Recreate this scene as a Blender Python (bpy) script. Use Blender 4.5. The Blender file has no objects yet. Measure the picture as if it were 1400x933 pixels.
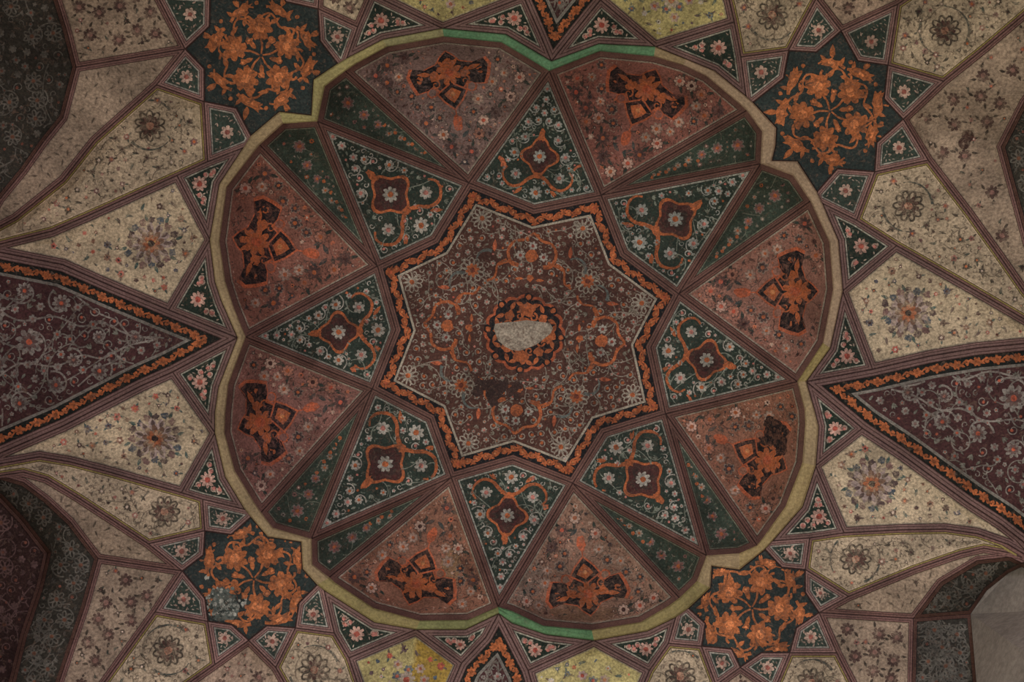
import bpy, math, random
import numpy as np
from mathutils import Vector
from mathutils.geometry import delaunay_2d_cdt

random.seed(11)
rng = np.random.default_rng(11)
scene = bpy.context.scene
col = scene.collection

# ------------------------------------------------------------------ camera
FPX, CX, CY = 1000.0, 700.0, 466.5          # focal length in pixels of a 1400 x 933 frame
cam_d = bpy.data.cameras.new('camera')
cam_d.sensor_width = 36.0
cam_d.lens = 36.0 * FPX / 1400.0
cam = bpy.data.objects.new('camera', cam_d)
cam.location = (0, 0, 0)                     # eye height is z = 0, lens straight up
cam.rotation_euler = (math.pi, 0, 0)
col.objects.link(cam)
scene.camera = cam

# ------------------------------------------------------------------ world, lamps, exposure
world = bpy.data.worlds.new('room_air')
scene.world = world
world.use_nodes = True
bg = world.node_tree.nodes['Background']
bg.inputs[0].default_value = (0.95, 0.93, 0.9, 1)
bg.inputs[1].default_value = 0.02

def area(name, loc, target, size, energy, color, spread=180):
    l = bpy.data.lights.new(name, 'AREA')
    l.shape = 'RECTANGLE'; l.size, l.size_y = size
    l.energy = energy; l.color = color; l.spread = math.radians(spread)
    o = bpy.data.objects.new(name, l)
    o.location = loc
    o.rotation_euler = (Vector(target) - Vector(loc)).to_track_quat('-Z', 'Y').to_euler()
    col.objects.link(o)
    return o

# daylight from the openings low in the walls, all below and outside the picture; the stone floor throws it back up
area('window_west_offscreen', (-3.2, 0.8, 0.3), (0, 0.5, 0.3), (1.3, 1.9), 190, (1.0, 0.97, 0.88))
area('window_north_offscreen', (1.0, -2.35, 0.3), (0.7, 0, 0.3), (1.3, 1.9), 130, (0.84, 0.80, 1.0))
area('window_east_offscreen', (3.2, 0.9, 0.3), (0, 0.7, 0.3), (1.3, 1.9), 48, (0.90, 0.90, 1.0))

scene.view_settings.view_transform = 'Standard'
scene.view_settings.look = 'None'
scene.view_settings.gamma = 1.0
scene.view_settings.use_curve_mapping = False
scene.view_settings.exposure = 0.0

# ------------------------------------------------------------------ colours and materials
def lin(c):
    out = []
    for v in c:
        v = v / 255.0
        out.append(v / 12.92 if v <= 0.04045 else ((v + 0.055) / 1.055) ** 2.4)
    return tuple(out)

MAUVE = (126, 92, 84); MAUVE2 = (138, 106, 100); LINE = (62, 40, 36); ROSE = (158, 122, 112)
MAROON = (86, 52, 48); DKMAROON = (66, 42, 42); GREEN = (52, 70, 62); DKGREEN = (34, 48, 38)
PINK = (158, 104, 90); CREAM = (198, 182, 146); YELLOW = (188, 176, 104); OCHRE = (160, 132, 50)
ORANGE = (190, 98, 38); ORANGE2 = (214, 140, 76); WHITE = (182, 178, 164); GREY = (148, 144, 132)
BLACK = (26, 30, 34); NAVY = (38, 46, 56); ROSY = (206, 128, 112); PALE = (214, 192, 170)
BLUE = (82, 98, 112); BROWN = (92, 60, 50); TEAL = (62, 92, 86); RED = (180, 74, 54)

def make_paint(name, rough=0.72, fine=62.0, wear=1.0):
    m = bpy.data.materials.new(name); m.use_nodes = True
    nt = m.node_tree; nd, ln = nt.nodes, nt.links
    b = nd['Principled BSDF']
    b.inputs['Roughness'].default_value = rough
    b.inputs['Specular IOR Level'].default_value = 0.25
    at = nd.new('ShaderNodeAttribute'); at.attribute_name = 'Col'
    tc = nd.new('ShaderNodeTexCoord')
    n1 = nd.new('ShaderNodeTexNoise'); n1.inputs['Scale'].default_value = fine
    n1.inputs['Detail'].default_value = 6; n1.inputs['Roughness'].default_value = 0.7
    n2 = nd.new('ShaderNodeTexNoise'); n2.inputs['Scale'].default_value = 3.2
    n2.inputs['Detail'].default_value = 7; n2.inputs['Roughness'].default_value = 0.65
    n3 = nd.new('ShaderNodeTexNoise'); n3.inputs['Scale'].default_value = 26
    n3.inputs['Detail'].default_value = 8; n3.inputs['Roughness'].default_value = 0.75
    n3.inputs['Distortion'].default_value = 1.6
    for n in (n1, n2, n3): ln.new(tc.outputs['Object'], n.inputs['Vector'])
    r1 = nd.new('ShaderNodeMapRange'); r1.inputs[1].default_value = 0.38; r1.inputs[2].default_value = 0.62
    r1.inputs[3].default_value = 1 - 0.38 * wear; r1.inputs[4].default_value = 1 + 0.40 * wear
    r2 = nd.new('ShaderNodeMapRange'); r2.inputs[1].default_value = 0.36; r2.inputs[2].default_value = 0.64
    r2.inputs[3].default_value = 1 - 0.34 * wear; r2.inputs[4].default_value = 1 + 0.30 * wear
    ln.new(n1.outputs['Fac'], r1.inputs[0]); ln.new(n2.outputs['Fac'], r2.inputs[0])
    mu = nd.new('ShaderNodeMath'); mu.operation = 'MULTIPLY'
    ln.new(r1.outputs[0], mu.inputs[0]); ln.new(r2.outputs[0], mu.inputs[1])
    vm = nd.new('ShaderNodeVectorMath'); vm.operation = 'SCALE'
    ag = nd.new('ShaderNodeAttribute'); ag.attribute_name = 'Gnd'
    n4 = nd.new('ShaderNodeTexNoise'); n4.inputs['Scale'].default_value = 22
    n4.inputs['Detail'].default_value = 9; n4.inputs['Roughness'].default_value = 0.8; n4.inputs['Distortion'].default_value = 0.8
    ln.new(tc.outputs['Object'], n4.inputs['Vector'])
    r4 = nd.new('ShaderNodeMapRange'); r4.inputs[1].default_value = 0.47; r4.inputs[2].default_value = 0.66
    r4.inputs[3].default_value = 0.0; r4.inputs[4].default_value = 0.85
    ln.new(n4.outputs['Fac'], r4.inputs[0])
    wm = nd.new('ShaderNodeMix'); wm.data_type = 'RGBA'
    ln.new(r4.outputs[0], wm.inputs[0]); ln.new(at.outputs['Color'], wm.inputs[6]); ln.new(ag.outputs['Color'], wm.inputs[7])
    ln.new(wm.outputs[2], vm.inputs[0]); ln.new(mu.outputs[0], vm.inputs['Scale'])
    # worn spots: brownish plaster dust showing through
    rp = nd.new('ShaderNodeValToRGB')
    rp.color_ramp.elements[0].position = 0.53; rp.color_ramp.elements[0].color = (0, 0, 0, 1)
    rp.color_ramp.elements[1].position = 0.70; rp.color_ramp.elements[1].color = (0.75 * wear,) * 3 + (1,)
    ln.new(n3.outputs['Fac'], rp.inputs[0])
    mx = nd.new('ShaderNodeMix'); mx.data_type = 'RGBA'
    ln.new(rp.outputs[0], mx.inputs[0]); ln.new(vm.outputs[0], mx.inputs[6])
    mx.inputs[7].default_value = lin((128, 104, 86)) + (1,)
    hs = nd.new('ShaderNodeHueSaturation'); hs.inputs['Saturation'].default_value = 0.93
    ln.new(mx.outputs[2], hs.inputs['Color']); ln.new(hs.outputs[0], b.inputs['Base Color'])
    bp = nd.new('ShaderNodeBump'); bp.inputs['Strength'].default_value = 0.35
    bp.inputs['Distance'].default_value = 0.012
    ln.new(n3.outputs['Fac'], bp.inputs['Height']); ln.new(bp.outputs[0], b.inputs['Normal'])
    return m

M_PAINT = make_paint('painted_plaster')
M_RIB = make_paint('painted_rib_plaster', fine=95.0, wear=0.75)
M_TRIM = make_paint('limewashed_cornice_plaster', fine=60.0, wear=0.6)
M_WALL = make_paint('plain_plaster', fine=30.0, wear=0.45)

# ------------------------------------------------------------------ geometry helpers
def to3(uv, d):
    uv = np.asarray(uv, float).reshape(-1, 2); d = np.asarray(d, float).reshape(-1)
    return np.column_stack(((uv[:, 0] - CX) * d / FPX, (uv[:, 1] - CY) * d / FPX, d))

CEN = np.array([716.0, 466.0])
RIM_D, LIP_D, TOP_D = 5.15, 5.25, 6.02

def dout(p):
    p = np.asarray(p, float).reshape(-1, 2)
    r = np.hypot(p[:, 0] - CEN[0], p[:, 1] - CEN[1])
    return RIM_D - 0.80 * np.maximum(0, (r - 440) / 300) ** 1.35

def build(name, verts, faces, cols, mat, parent=None, smooth=False, gnd=None):
    me = bpy.data.meshes.new(name)
    me.from_pydata([tuple(v) for v in verts], [], faces)
    a = me.color_attributes.new('Col', 'FLOAT_COLOR', 'POINT')
    c = np.ones((len(verts), 4), np.float32); c[:, :3] = cols
    a.data.foreach_set('color', c.ravel())
    a = me.color_attributes.new('Gnd', 'FLOAT_COLOR', 'POINT')
    c = np.ones((len(verts), 4), np.float32); c[:, :3] = cols if gnd is None else gnd
    a.data.foreach_set('color', c.ravel())
    me.materials.append(mat)
    if smooth: me.polygons.foreach_set('use_smooth', [True] * len(me.polygons))
    me.update()
    o = bpy.data.objects.new(name, me)
    col.objects.link(o)
    if parent: o.parent = parent
    return o

def area2(P):
    x, y = P[:, 0], P[:, 1]
    return 0.5 * np.sum(x * np.roll(y, -1) - y * np.roll(x, -1))

def pip(pts, P):
    inside = np.zeros(len(pts), bool)
    n = len(P)
    for i in range(n):
        a, b = P[i], P[(i + 1) % n]
        c = (a[1] > pts[:, 1]) != (b[1] > pts[:, 1])
        if abs(b[1] - a[1]) < 1e-12: continue
        xx = (b[0] - a[0]) * (pts[:, 1] - a[1]) / (b[1] - a[1]) + a[0]
        inside ^= c & (pts[:, 0] < xx)
    return inside

def bdist(pts, P):
    best = np.full(len(pts), 1e9)
    n = len(P)
    for i in range(n):
        a, b = P[i], P[(i + 1) % n]
        ab = b - a; L = ab @ ab
        if L < 1e-12: continue
        t = np.clip(((pts - a) @ ab) / L, 0, 1)
        q = a + t[:, None] * ab
        best = np.minimum(best, np.hypot(*(pts - q).T))
    return best

def mvc(pts, P, vals):
    """mean value interpolation of per-vertex values (K,m) at pts"""
    pts = np.asarray(pts, float); out = np.zeros((len(pts), vals.shape[1]))
    for s in range(0, len(pts), 6000):
        p = pts[s:s + 6000]
        v = P[None] - p[:, None]
        r = np.maximum(np.sqrt((v ** 2).sum(2)), 1e-6)
        vn = np.roll(v, -1, 1); rn = np.roll(r, -1, 1)
        cr = v[..., 0] * vn[..., 1] - v[..., 1] * vn[..., 0]
        dt = (v * vn).sum(2)
        cr = np.where(np.abs(cr) < 1e-6, 1e-6, cr)
        t = (r * rn - dt) / cr
        w = (np.roll(t, 1, 1) + t) / r
        sw = w.sum(1, keepdims=True); sw = np.where(np.abs(sw) < 1e-12, 1e-12, sw)
        out[s:s + 6000] = (w / sw) @ vals
    return out

def inset(P, wid):
    """offset closed polygon P (positive area) inwards; wid[i] belongs to the edge i -> i+1. Same vertex count."""
    n = len(P)
    E = np.roll(P, -1, 0) - P
    L = np.maximum(np.hypot(E[:, 0], E[:, 1]), 1e-9); D = E / L[:, None]
    Nn = np.column_stack((-D[:, 1], D[:, 0]))
    A = P + Nn * np.asarray(wid)[:, None]
    act = [True] * n
    def isect(i, j):
        di, dj = D[i], D[j]
        c = di[0] * dj[1] - di[1] * dj[0]
        if abs(c) < 0.06 and di @ dj > 0:
            k = (i + 1) % n
            return 0.5 * ((A[i] + di * ((P[k] - A[i]) @ di)) + (A[j] + dj * ((P[k] - A[j]) @ dj)))
        if abs(c) < 1e-9: return A[j]
        w = A[j] - A[i]
        return A[i] + di * ((w[0] * dj[1] - w[1] * dj[0]) / c)
    for it in range(n):
        Q = [None] * n; idx = [i for i in range(n) if act[i]]
        if len(idx) < 3: break
        m = len(idx)
        for k in range(m):
            i, j = idx[k - 1], idx[k]
            q = isect(i, j)
            t = (i + 1) % n
            while True:
                Q[t] = q
                if t == j: break
                t = (t + 1) % n
        worst, wi = 1e-6, None
        for k in range(m):
            i, j = idx[k], idx[(k + 1) % m]
            e = Q[j] - Q[i]
            f = -(e @ D[i])
            if f > worst: worst, wi = f, i
        if wi is None: break
        act[wi] = False
    return np.array(Q)

def dedupe(P, eps=0.3):
    out = []
    for p in P:
        if not out or np.hypot(*(p - out[-1])) > eps: out.append(p)
    while len(out) > 3 and np.hypot(*(out[0] - out[-1])) < eps: out.pop()
    return np.array(out)

# ------------------------------------------------------------------ the plan: nodes of the vault
N = {}
def nd_(name, u, v, off=0.0, d=None): N[name] = (float(u), float(v), off, d)

RI = [(751,97),(820,70),(894,77),(934,89),(966,104),(1010,141),(1021,151),(1042,180),(1041,200),(1040,224),(1084,240),(1108,275),
      (1114,288),(1134,331),(1138,383),(1139,396),(1125,469),(1090,522),(1100,560),(1101,580),(1097,633),(1074,693),(1043,736),
      (1035,746),(1011,757),(966,760),(953,795),(929,818),(914,829),(876,851),(809,862),(743,856),(700,836),(681,830),(640,848),
      (574,849),(511,832),(458,797),(450,790),(427,772),(426,737),(373,722),(357,701),(348,688),(321,644),(307,592),(308,565),
      (312,526),(336,461),(319,419),(308,385),(300,330),(310,256),(346,209),(355,198),(387,169),(434,166),(444,118),(472,97),
      (487,87),(529,64),(607,50),(686,58)]
RO = [(754,84),(819,60),(896,64),(938,81),(977,97),(1020,132),(1029,140),(1061,175),(1060,198),(1055,220),(1090,221),(1117,263),
      (1124,278),(1146,329),(1151,383),(1152,398),(1135,476),(1102,522),(1113,560),(1119,584),(1115,637),(1097,693),(1056,740),
      (1046,751),(1011,779),(973,774),(971,804),(941,832),(924,844),(885,863),(812,876),(747,868),(700,852),(682,839),(636,861),
      (569,861),(512,851),(443,807),(434,800),(414,778),(412,741),(366,734),(343,707),(335,697),(308,652),(294,592),(294,565),
      (299,530),(325,462),(303,412),(294,385),(287,328),(300,252),(333,202),(343,186),(382,153),(426,158),(429,109),(462,87),
      (474,80),(524,54),(605,39),(691,47)]
NR = len(RI)
for i in range(NR):
    nd_('ri%d' % i, *RI[i], d=LIP_D); nd_('ro%d' % i, *RO[i], d=RIM_D)
def rim(i, j, pre):
    out = [i]
    while i != j:
        i = (i + 1) % NR; out.append(i)
    return [pre + str(k) for k in out]
def rin(p): return min(range(NR), key=lambda i: (RI[i][0] - p[0]) ** 2 + (RI[i][1] - p[1]) ** 2)
def ron(p): return min(range(NR), key=lambda i: (RO[i][0] - p[0]) ** 2 + (RO[i][1] - p[1]) ** 2)
def ro(u, v): return 'ro%d' % ron((u, v))
def ros(a, b): return rim(ron(a), ron(b), 'ro')

for k, p in zip('abcdefgh', [(641,250),(822,267),(928,402),(910,566),(783,661),(617,653),(509,532),(516,364)]): nd_('S' + k, *p, d=TOP_D)
for k, p in enumerate([(730,286),(853,346),(890,475),(826,592),(701,629),(588,573),(541,451),(594,327)]): nd_('C%d' % k, *p, d=TOP_D + 0.05)
KT = [rin(p) for p in [(751,97),(1040,224),(1090,522),(966,760),(681,830),(426,737),(336,461),(434,166)]]
TT = {k: rin(p) for k, p in zip('abcdefgh', [(472,97),(1021,151),(1108,275),(1035,746),(929,818),(450,790),(357,701),(355,198)])}

for row in '''w1 231 424|wa 152 391|wb 86 362|wsp1 -25 340|w2 236 509|wc 193 528|wd 86 583|we 0 620|wsp2 -30 640
w3 242 240|wf 120 295|wg 71 316|nwk1 284 221|swn1 277 683|w4 248 674|wh 150 646|wi 96 632|wj 54 625|wx1 -170 345|wx2 -170 640
sP4 404 859|sP5 340 876|sP6 284 850|sP7 249 781|sP8 280 726|sc34 409 825|sc45 365 856|sc56 317 855|sc67 280 819|sc78 278 759|sc81 316 731
swn2 203 744|swn3 212 837|swn4 294 909|swn5 377 913|swn6 457 866|sl1 150 709|sl2 107 681|sl3 64 655|sl4 32 646|wsp3 -30 655
sfold 134 764 .12|sr1 96 714 .04|sr2 64 684|sr3 32 660|sr4 0 651|sb1 140 937|sb1x 95 1010|sb2x 55 1010|sb2 81 932|sb2b 116 829 .06
sb3 246 943|sb3x 160 1010|sb4 394 943|sb4x 425 1010|sb5 489 935|sb5x 510 1010
sq0 -30 668 .1|sq1 0 680 .15|sq2 30 712 .2|sq3 65 757 .3|sq4 54 804 .3|sq5 32 870 .25|sq6 17 932 .2|sq7 -10 1010 .2|sqx -170 1010 .2|sqy -170 668 .2
sa1 664 872|s1 631 907|sa2 618 937|s1x 588 1010|sb6 699 872|s2 722 917|sa3 729 941|s2x 754 1010|s3 477 900|s3x 520 1010
s4 888 917|sa4 878 941|s4x 850 1010
eP4 959 884|eP5 1012 913|eP6 1080 893|eP7 1120 838|eP8 1101 779|ec34 964 853|ec45 1000 888|ec56 1041 893|ec67 1089 859|ec78 1101 810|ec81 1069 776
sen1 1107 736|sen2 1160 816|sen3 1144 893|sen4 1058 945|sen5 979 937|sen6 914 880|e4 1154 729|ea 1229 725|eb 1293 724|ec 1336 730|ed 1379 745|esp2 1430 776
el1 1250 779|el2 1314 757|el3 1345 750|el4 1380 756|esp3 1430 783|efold 1249 846 .12|er1 1286 797 .06|er2 1336 767|er3 1380 762|esp4 1430 786
ew0 1430 796 .1|ew1 1400 774 .1|ew2 1379 784 .15|ew3 1349 808 .2|ew4 1327 840 .25|ew5 1335 933 .2|ew6 1342 1010 .2
eq1 1247 933 .06|eq1x 1252 1010 .05|se1 1168 940|se1x 1195 1010|se2x 1120 1010|se3x 945 1010|ewx 1570 1010 .2|ewy 1570 796 .1
e1 1193 505|ee 1271 487|ef 1336 476|eg 1400 470|esp1 1445 465|e2 1179 586|eh 1233 622|ei 1278 655|ej 1325 689|ek 1368 717|em 1400 742
nen6 1171 301|e3 1226 336|en 1314 386|eo 1400 436|ex1 1570 465|ex2 1570 776
nP4 1196 235|nP5 1235 163|nP6 1214 89|nP7 1150 42|nP8 1078 69|nc34 1145 231|nc45 1199 195|nc56 1209 135|nc67 1173 83|nc78 1116 71|nc81 1071 107
nen5 1269 219|nen4 1290 111|nen3 1227 6|nen2 1116 -2|nen1 1013 78|n4 1004 30|nn 997 0|nx4 980 -70|nr1 1325 292|nr2 1368 352|nr3 1400 398|esp0 1445 452
nfold 1369 201 .12|nt1 1385 260 .06|nt2 1400 315|nt3 1415 370|nu1 1400 140 .06|nu2 1465 50|nv1 1346 66|nv2 1400 20|nv3 1465 -40|nv4 1340 -70|nx5 1085 -70
nxa 1570 452 .2|nxb 1570 50 .2
na1 738 46|n1 716 -4|nx1 688 -70|na2 787 42|n2 821 0|nx2 852 -70|n3 508 -8|nx3 530 -70|nwk3 489 37
mP4 279 139|mP5 253 67|mP6 287 -6|mP7 371 -32|mP8 435 12|mc34 323 148|mc45 279 94|mc56 286 36|mc67 332 0|mc78 391 2|mc81 438 56
nwk2 214 116|nwk4 213 -10|nwk5 300 -70|nwk6 440 -70|mx1 185 -70|mo1 129 192|mo2 86 246|mo3 21 298|wsp0 -30 325
mfold 104 92 .12|mr1 86 161 .08|mr2 60 193 .05|mr3 32 233|mr4 0 272|mt1 92 45 .08|mt2 78 0 .05|mt3 60 -70|mxa -170 325 .2|mxb -170 -70 .2'''.replace('\n', '|').split('|'):
    f = row.split()
    nd_(f[0], float(f[1]), float(f[2]), float(f[3]) if len(f) > 3 else 0.0)

# ------------------------------------------------------------------ cells
cells = []
edge_cells = {}

def edge_curve(a, b):
    """dense samples (u, v, depth) from node a to b; always built in the same direction"""
    flip = a > b
    if flip: a, b = b, a
    A, B = N[a], N[b]
    L = math.hypot(A[0] - B[0], A[1] - B[1])
    n = max(1, int(round(L / 22.0)))
    t = np.linspace(0, 1, n + 1)
    uv = np.column_stack((A[0] + (B[0] - A[0]) * t, A[1] + (B[1] - A[1]) * t))
    dome = (a[0] == 'S' and a[1] in 'abcdefgh' and len(a) == 2) or (b[0] == 'S' and len(b) == 2)
    if A[3] is not None and B[3] is not None:
        d = A[3] + (B[3] - A[3]) * t
        if a.startswith('ri') != b.startswith('ri'): d = d + 0.20 * 4 * t * (1 - t)
    else:
        oa = A[2] if A[3] is None else A[3] - dout(uv[:1])[0]
        ob = B[2] if B[3] is None else B[3] - dout(uv[-1:])[0]
        d = dout(uv) + oa + (ob - oa) * t
    r = np.column_stack((uv, d))
    return r[::-1] if flip else r

class Cell:
    def __init__(self, kind, nodes, w=6.0, wmap=None, bulge=0.0, fold=None, info=None):
        self.kind = kind; self.bulge = bulge; self.fold = fold; self.info = info or {}
        if area2(np.array([N[n][:2] for n in nodes])) < 0: nodes = nodes[::-1]
        self.nodes = nodes
        pts, wid, eid = [], [], []
        for i, a in enumerate(nodes):
            b = nodes[(i + 1) % len(nodes)]
            c = edge_curve(a, b)
            ww = w
            if a[:2] == 'ro' and b[:2] == 'ro': ww = (wmap or {}).get('rim', w)
            if a[:2] == 'ri' and b[:2] == 'ri': ww = 8.0
            for key, val in (wmap or {}).items():
                if isinstance(key, tuple) and (set((a, b)) <= set(key)): ww = val
            for p in c[:-1]:
                pts.append(p); wid.append(ww); eid.append((min(a, b), max(a, b)))
        self.B = np.array(pts); self.P = self.B[:, :2]; self.wid = np.array(wid); self.eid = eid
        self.q = np.column_stack((self.B[:, 2], (self.P ** 2).sum(1) / 1e4))
        self.scale = None
        for i, e in enumerate(eid): edge_cells.setdefault(e, []).append(self) if self not in edge_cells.get(e, []) else None
        self.I = inset(self.P, self.wid)
        self.open = dedupe(self.I)
        cells.append(self)
    def depth(self, uv):
        uv = np.asarray(uv, float).reshape(-1, 2)
        if not len(uv): return np.zeros(0)
        m = mvc(uv, self.P, self.q)
        d = m[:, 0]
        if self.bulge:
            b = m[:, 1] - (uv ** 2).sum(1) / 1e4
            if self.scale is None:
                c = self.open.mean(0)[None]
                mm = mvc(c, self.P, self.q)
                self.scale = max(1e-6, mm[0, 1] - (c ** 2).sum() / 1e4)
            d = d + self.bulge * np.clip(b / self.scale, 0, 1.3)
        if self.fold is not None:
            a, b, h, wdt = self.fold
            a, b = np.array(a, float), np.array(b, float)
            u = (b - a) / np.hypot(*(b - a)); nrm = np.array([-u[1], u[0]])
            edge = np.minimum(1, bdist(uv, self.P) / 18.0)
            d = d + h * np.maximum(0, 1 - np.abs((uv - a) @ nrm) / wdt) * edge
        return d

C = Cell
# --- inner dome
star_nodes = []
for k, s in enumerate('abcdefgh'): star_nodes += ['S' + s, 'C%d' % k]
C('star', star_nodes, w=7.0, bulge=0.05)
ring = 'abcdefgh'
for k in range(8):
    s0, s1 = ring[k], ring[(k + 1) % 8]
    C('kite', ['S' + s0, 'C%d' % k, 'S' + s1, 'ri%d' % KT[k]], w=7.0, wmap={('S' + s0, 'C%d' % k): 6, ('S' + s1, 'C%d' % k): 6}, bulge=0.03, info={'k': k})
for k, s in enumerate(ring):
    kp, kn = KT[k - 1], KT[k]             # kite tips before and after, clockwise
    t = TT[s]
    if k % 2 == 0:                        # thin sliver lies on the side of the notch: kp notch when kp index odd
        thin, lobe = rim(kp, t, 'ri'), rim(t, kn, 'ri')
    else:
        lobe, thin = rim(kp, t, 'ri'), rim(t, kn, 'ri')
    C('lobe', ['S' + s] + lobe, w=7.5, bulge=0.26, info={'k': k})
    C('sliver', ['S' + s] + thin, w=6.5, bulge=0.10, info={'k': k})

# --- ring of small spandrel triangles
tw = {'rim': 9.0}
for nm, nl in [('W1', ros((287,328),(333,202)) + ['nwk1', 'w3']), ('W2', ros((325,462),(287,328)) + ['w1']), ('W3', ros((294,592),(325,462)) + ['w2']),
               ('W4', ros((335,697),(294,592)) + ['w4', 'swn1']),
               ('S1', ros((569,861),(443,807)) + ['swn6', 's3']), ('S2', ros((682,839),(569,861)) + ['s1', 'sa1']),
               ('S3', ros((812,876),(682,839)) + ['sb6', 's2']), ('S4', ros((924,844),(812,876)) + ['s4', 'sen6']),
               ('E1', ros((1124,278),(1152,398)) + ['e3', 'nen6']), ('E2', ros((1152,398),(1102,522)) + ['e1']), ('E3', ros((1102,522),(1115,637)) + ['e2']),
               ('E4', ros((1115,637),(1056,740)) + ['sen1', 'e4']),
               ('N1', ros((474,80),(605,39)) + ['n3', 'nwk3']), ('N2', ros((605,39),(754,84)) + ['na1', 'n1']),
               ('N3', ros((754,84),(896,64)) + ['n2', 'na2']), ('N4', ros((896,64),(1020,132)) + ['nen1', 'n4'])]:
    if len(nl) > 25: # wrong way round the rim
        nl = None
    if nl is None:
        pairs = {'W1': ((333,202),(287,328)), 'W2': ((287,328),(325,462)), 'W3': ((325,462),(294,592)), 'W4': ((294,592),(335,697)),
                 'S1': ((443,807),(569,861)), 'S2': ((569,861),(682,839)), 'S3': ((682,839),(812,876)), 'S4': ((812,876),(924,844))}
        tails = {'W1': ['w3', 'nwk1'], 'W2': ['w1'], 'W3': ['w2'], 'W4': ['swn1', 'w4'], 'S1': ['s3', 'swn6'], 'S2': ['sa1', 's1'],
                 'S3': ['s2', 'sb6'], 'S4': ['sen6', 's4']}
        a, b = pairs[nm]
        i, j = ron(b), ron(a)
        nl = rim(i, j, 'ro')
        nl = nl[::-1] + tails[nm]
    C('spandrel', nl, w=7.0, wmap=tw, info={'n': nm})

# --- cream and yellow kites beside the axes
C('cream', ['w3', ro(287,328), 'w1', 'wa', 'wb', 'wsp1', 'wg', 'wf'], w=8, wmap={('w3', ro(287,328)): 6.5, ('w1', ro(287,328)): 6.5}, fold=((10,336),(287,329),0.05,60), info={'rose': (207,333), 'g': (196, 178, 144), 'n': 'WU'})
C('cream', ['w2', ro(294,592), 'w4', 'wh', 'wi', 'wj', 'wsp2', 'we', 'wd', 'wc'], w=8, wmap={('w2', ro(294,592)): 6.5, ('w4', ro(294,592)): 6.5}, fold=((20,628),(294,592),0.05,60), info={'rose': (212,600), 'g': (196, 178, 144), 'n': 'WL'})
C('cream', ['e3', ro(1152,398), 'e1', 'ee', 'ef', 'eg', 'esp1', 'eo', 'en'], w=8, wmap={('e3', ro(1152,398)): 6.5, ('e1', ro(1152,398)): 6.5}, fold=((1420,458),(1152,398),0.05,60), info={'rose': (1242,428), 'g': (196, 178, 144), 'n': 'EU'})
C('cream', ['e2', ro(1115,637), 'e4', 'ea', 'eb', 'ec', 'ed', 'esp2', 'em', 'ek', 'ej', 'ei', 'eh'], w=8, wmap={('e2', ro(1115,637)): 6.5, ('e4', ro(1115,637)): 6.5}, fold=((1400,742),(1115,637),0.05,60), info={'rose': (1192,662), 'g': (196, 178, 144), 'n': 'EL'})
C('cream', ['s3', ro(569,861), 's1', 'sa2', 's1x', 'sb5x', 'sb5'], w=8, fold=((569,861),(552,1010),0.07,60), info={'rose': (556,930), 'g': (188, 176, 112), 'n': 'SL', 'ochre': 1})
C('cream', ['s2', ro(812,876), 's4', 'sa4', 's4x', 's2x', 'sa3'], w=8, fold=((812,876),(806,1010),0.07,60), info={'rose': (808,945), 'g': (188, 176, 112), 'n': 'SR'})
C('cream', [ro(605,39), 'n1', 'nx1', 'nx3', 'n3'], w=8, fold=((605,39),(612,-70),0.07,60), info={'rose': (612,-18), 'g': (188, 176, 112), 'n': 'NL'})
C('cream', [ro(896,64), 'n4', 'nn', 'nx4', 'nx2', 'n2'], w=8, fold=((896,64),(915,-70),0.07,60), info={'rose': (918,0), 'g': (188, 176, 112), 'n': 'NR'})

# --- big maroon triangles with the orange border
def frame_map(chain, w): return {tuple(chain): w}
C('maroon', [ro(325,462), 'w1', 'wa', 'wb', 'wsp1', 'wx1', 'wx2', 'wsp2', 'we', 'wd', 'wc', 'w2'], w=10, wmap={('wsp1', 'wx1', 'wx2', 'wsp2'): 0.5}, info={'n': 'W'})
C('maroon', [ro(1102,522), 'e1', 'ee', 'ef', 'eg', 'esp1', 'ex1', 'ex2', 'esp2', 'em', 'ek', 'ej', 'ei', 'eh', 'e2'], w=10, wmap={('esp1', 'ex1', 'ex2', 'esp2'): 0.5}, info={'n': 'E'})
C('maroon', [ro(682,839), 'sa1', 's1', 'sa2', 's1x', 's2x', 'sa3', 's2', 'sb6'], w=9, wmap={('s1x', 's2x'): 0.5}, info={'n': 'S'})
C('maroon', [ro(754,84), 'na1', 'n1', 'nx1', 'nx2', 'n2', 'na2'], w=9, wmap={('nx1', 'nx2'): 0.5}, info={'n': 'N'})

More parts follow.
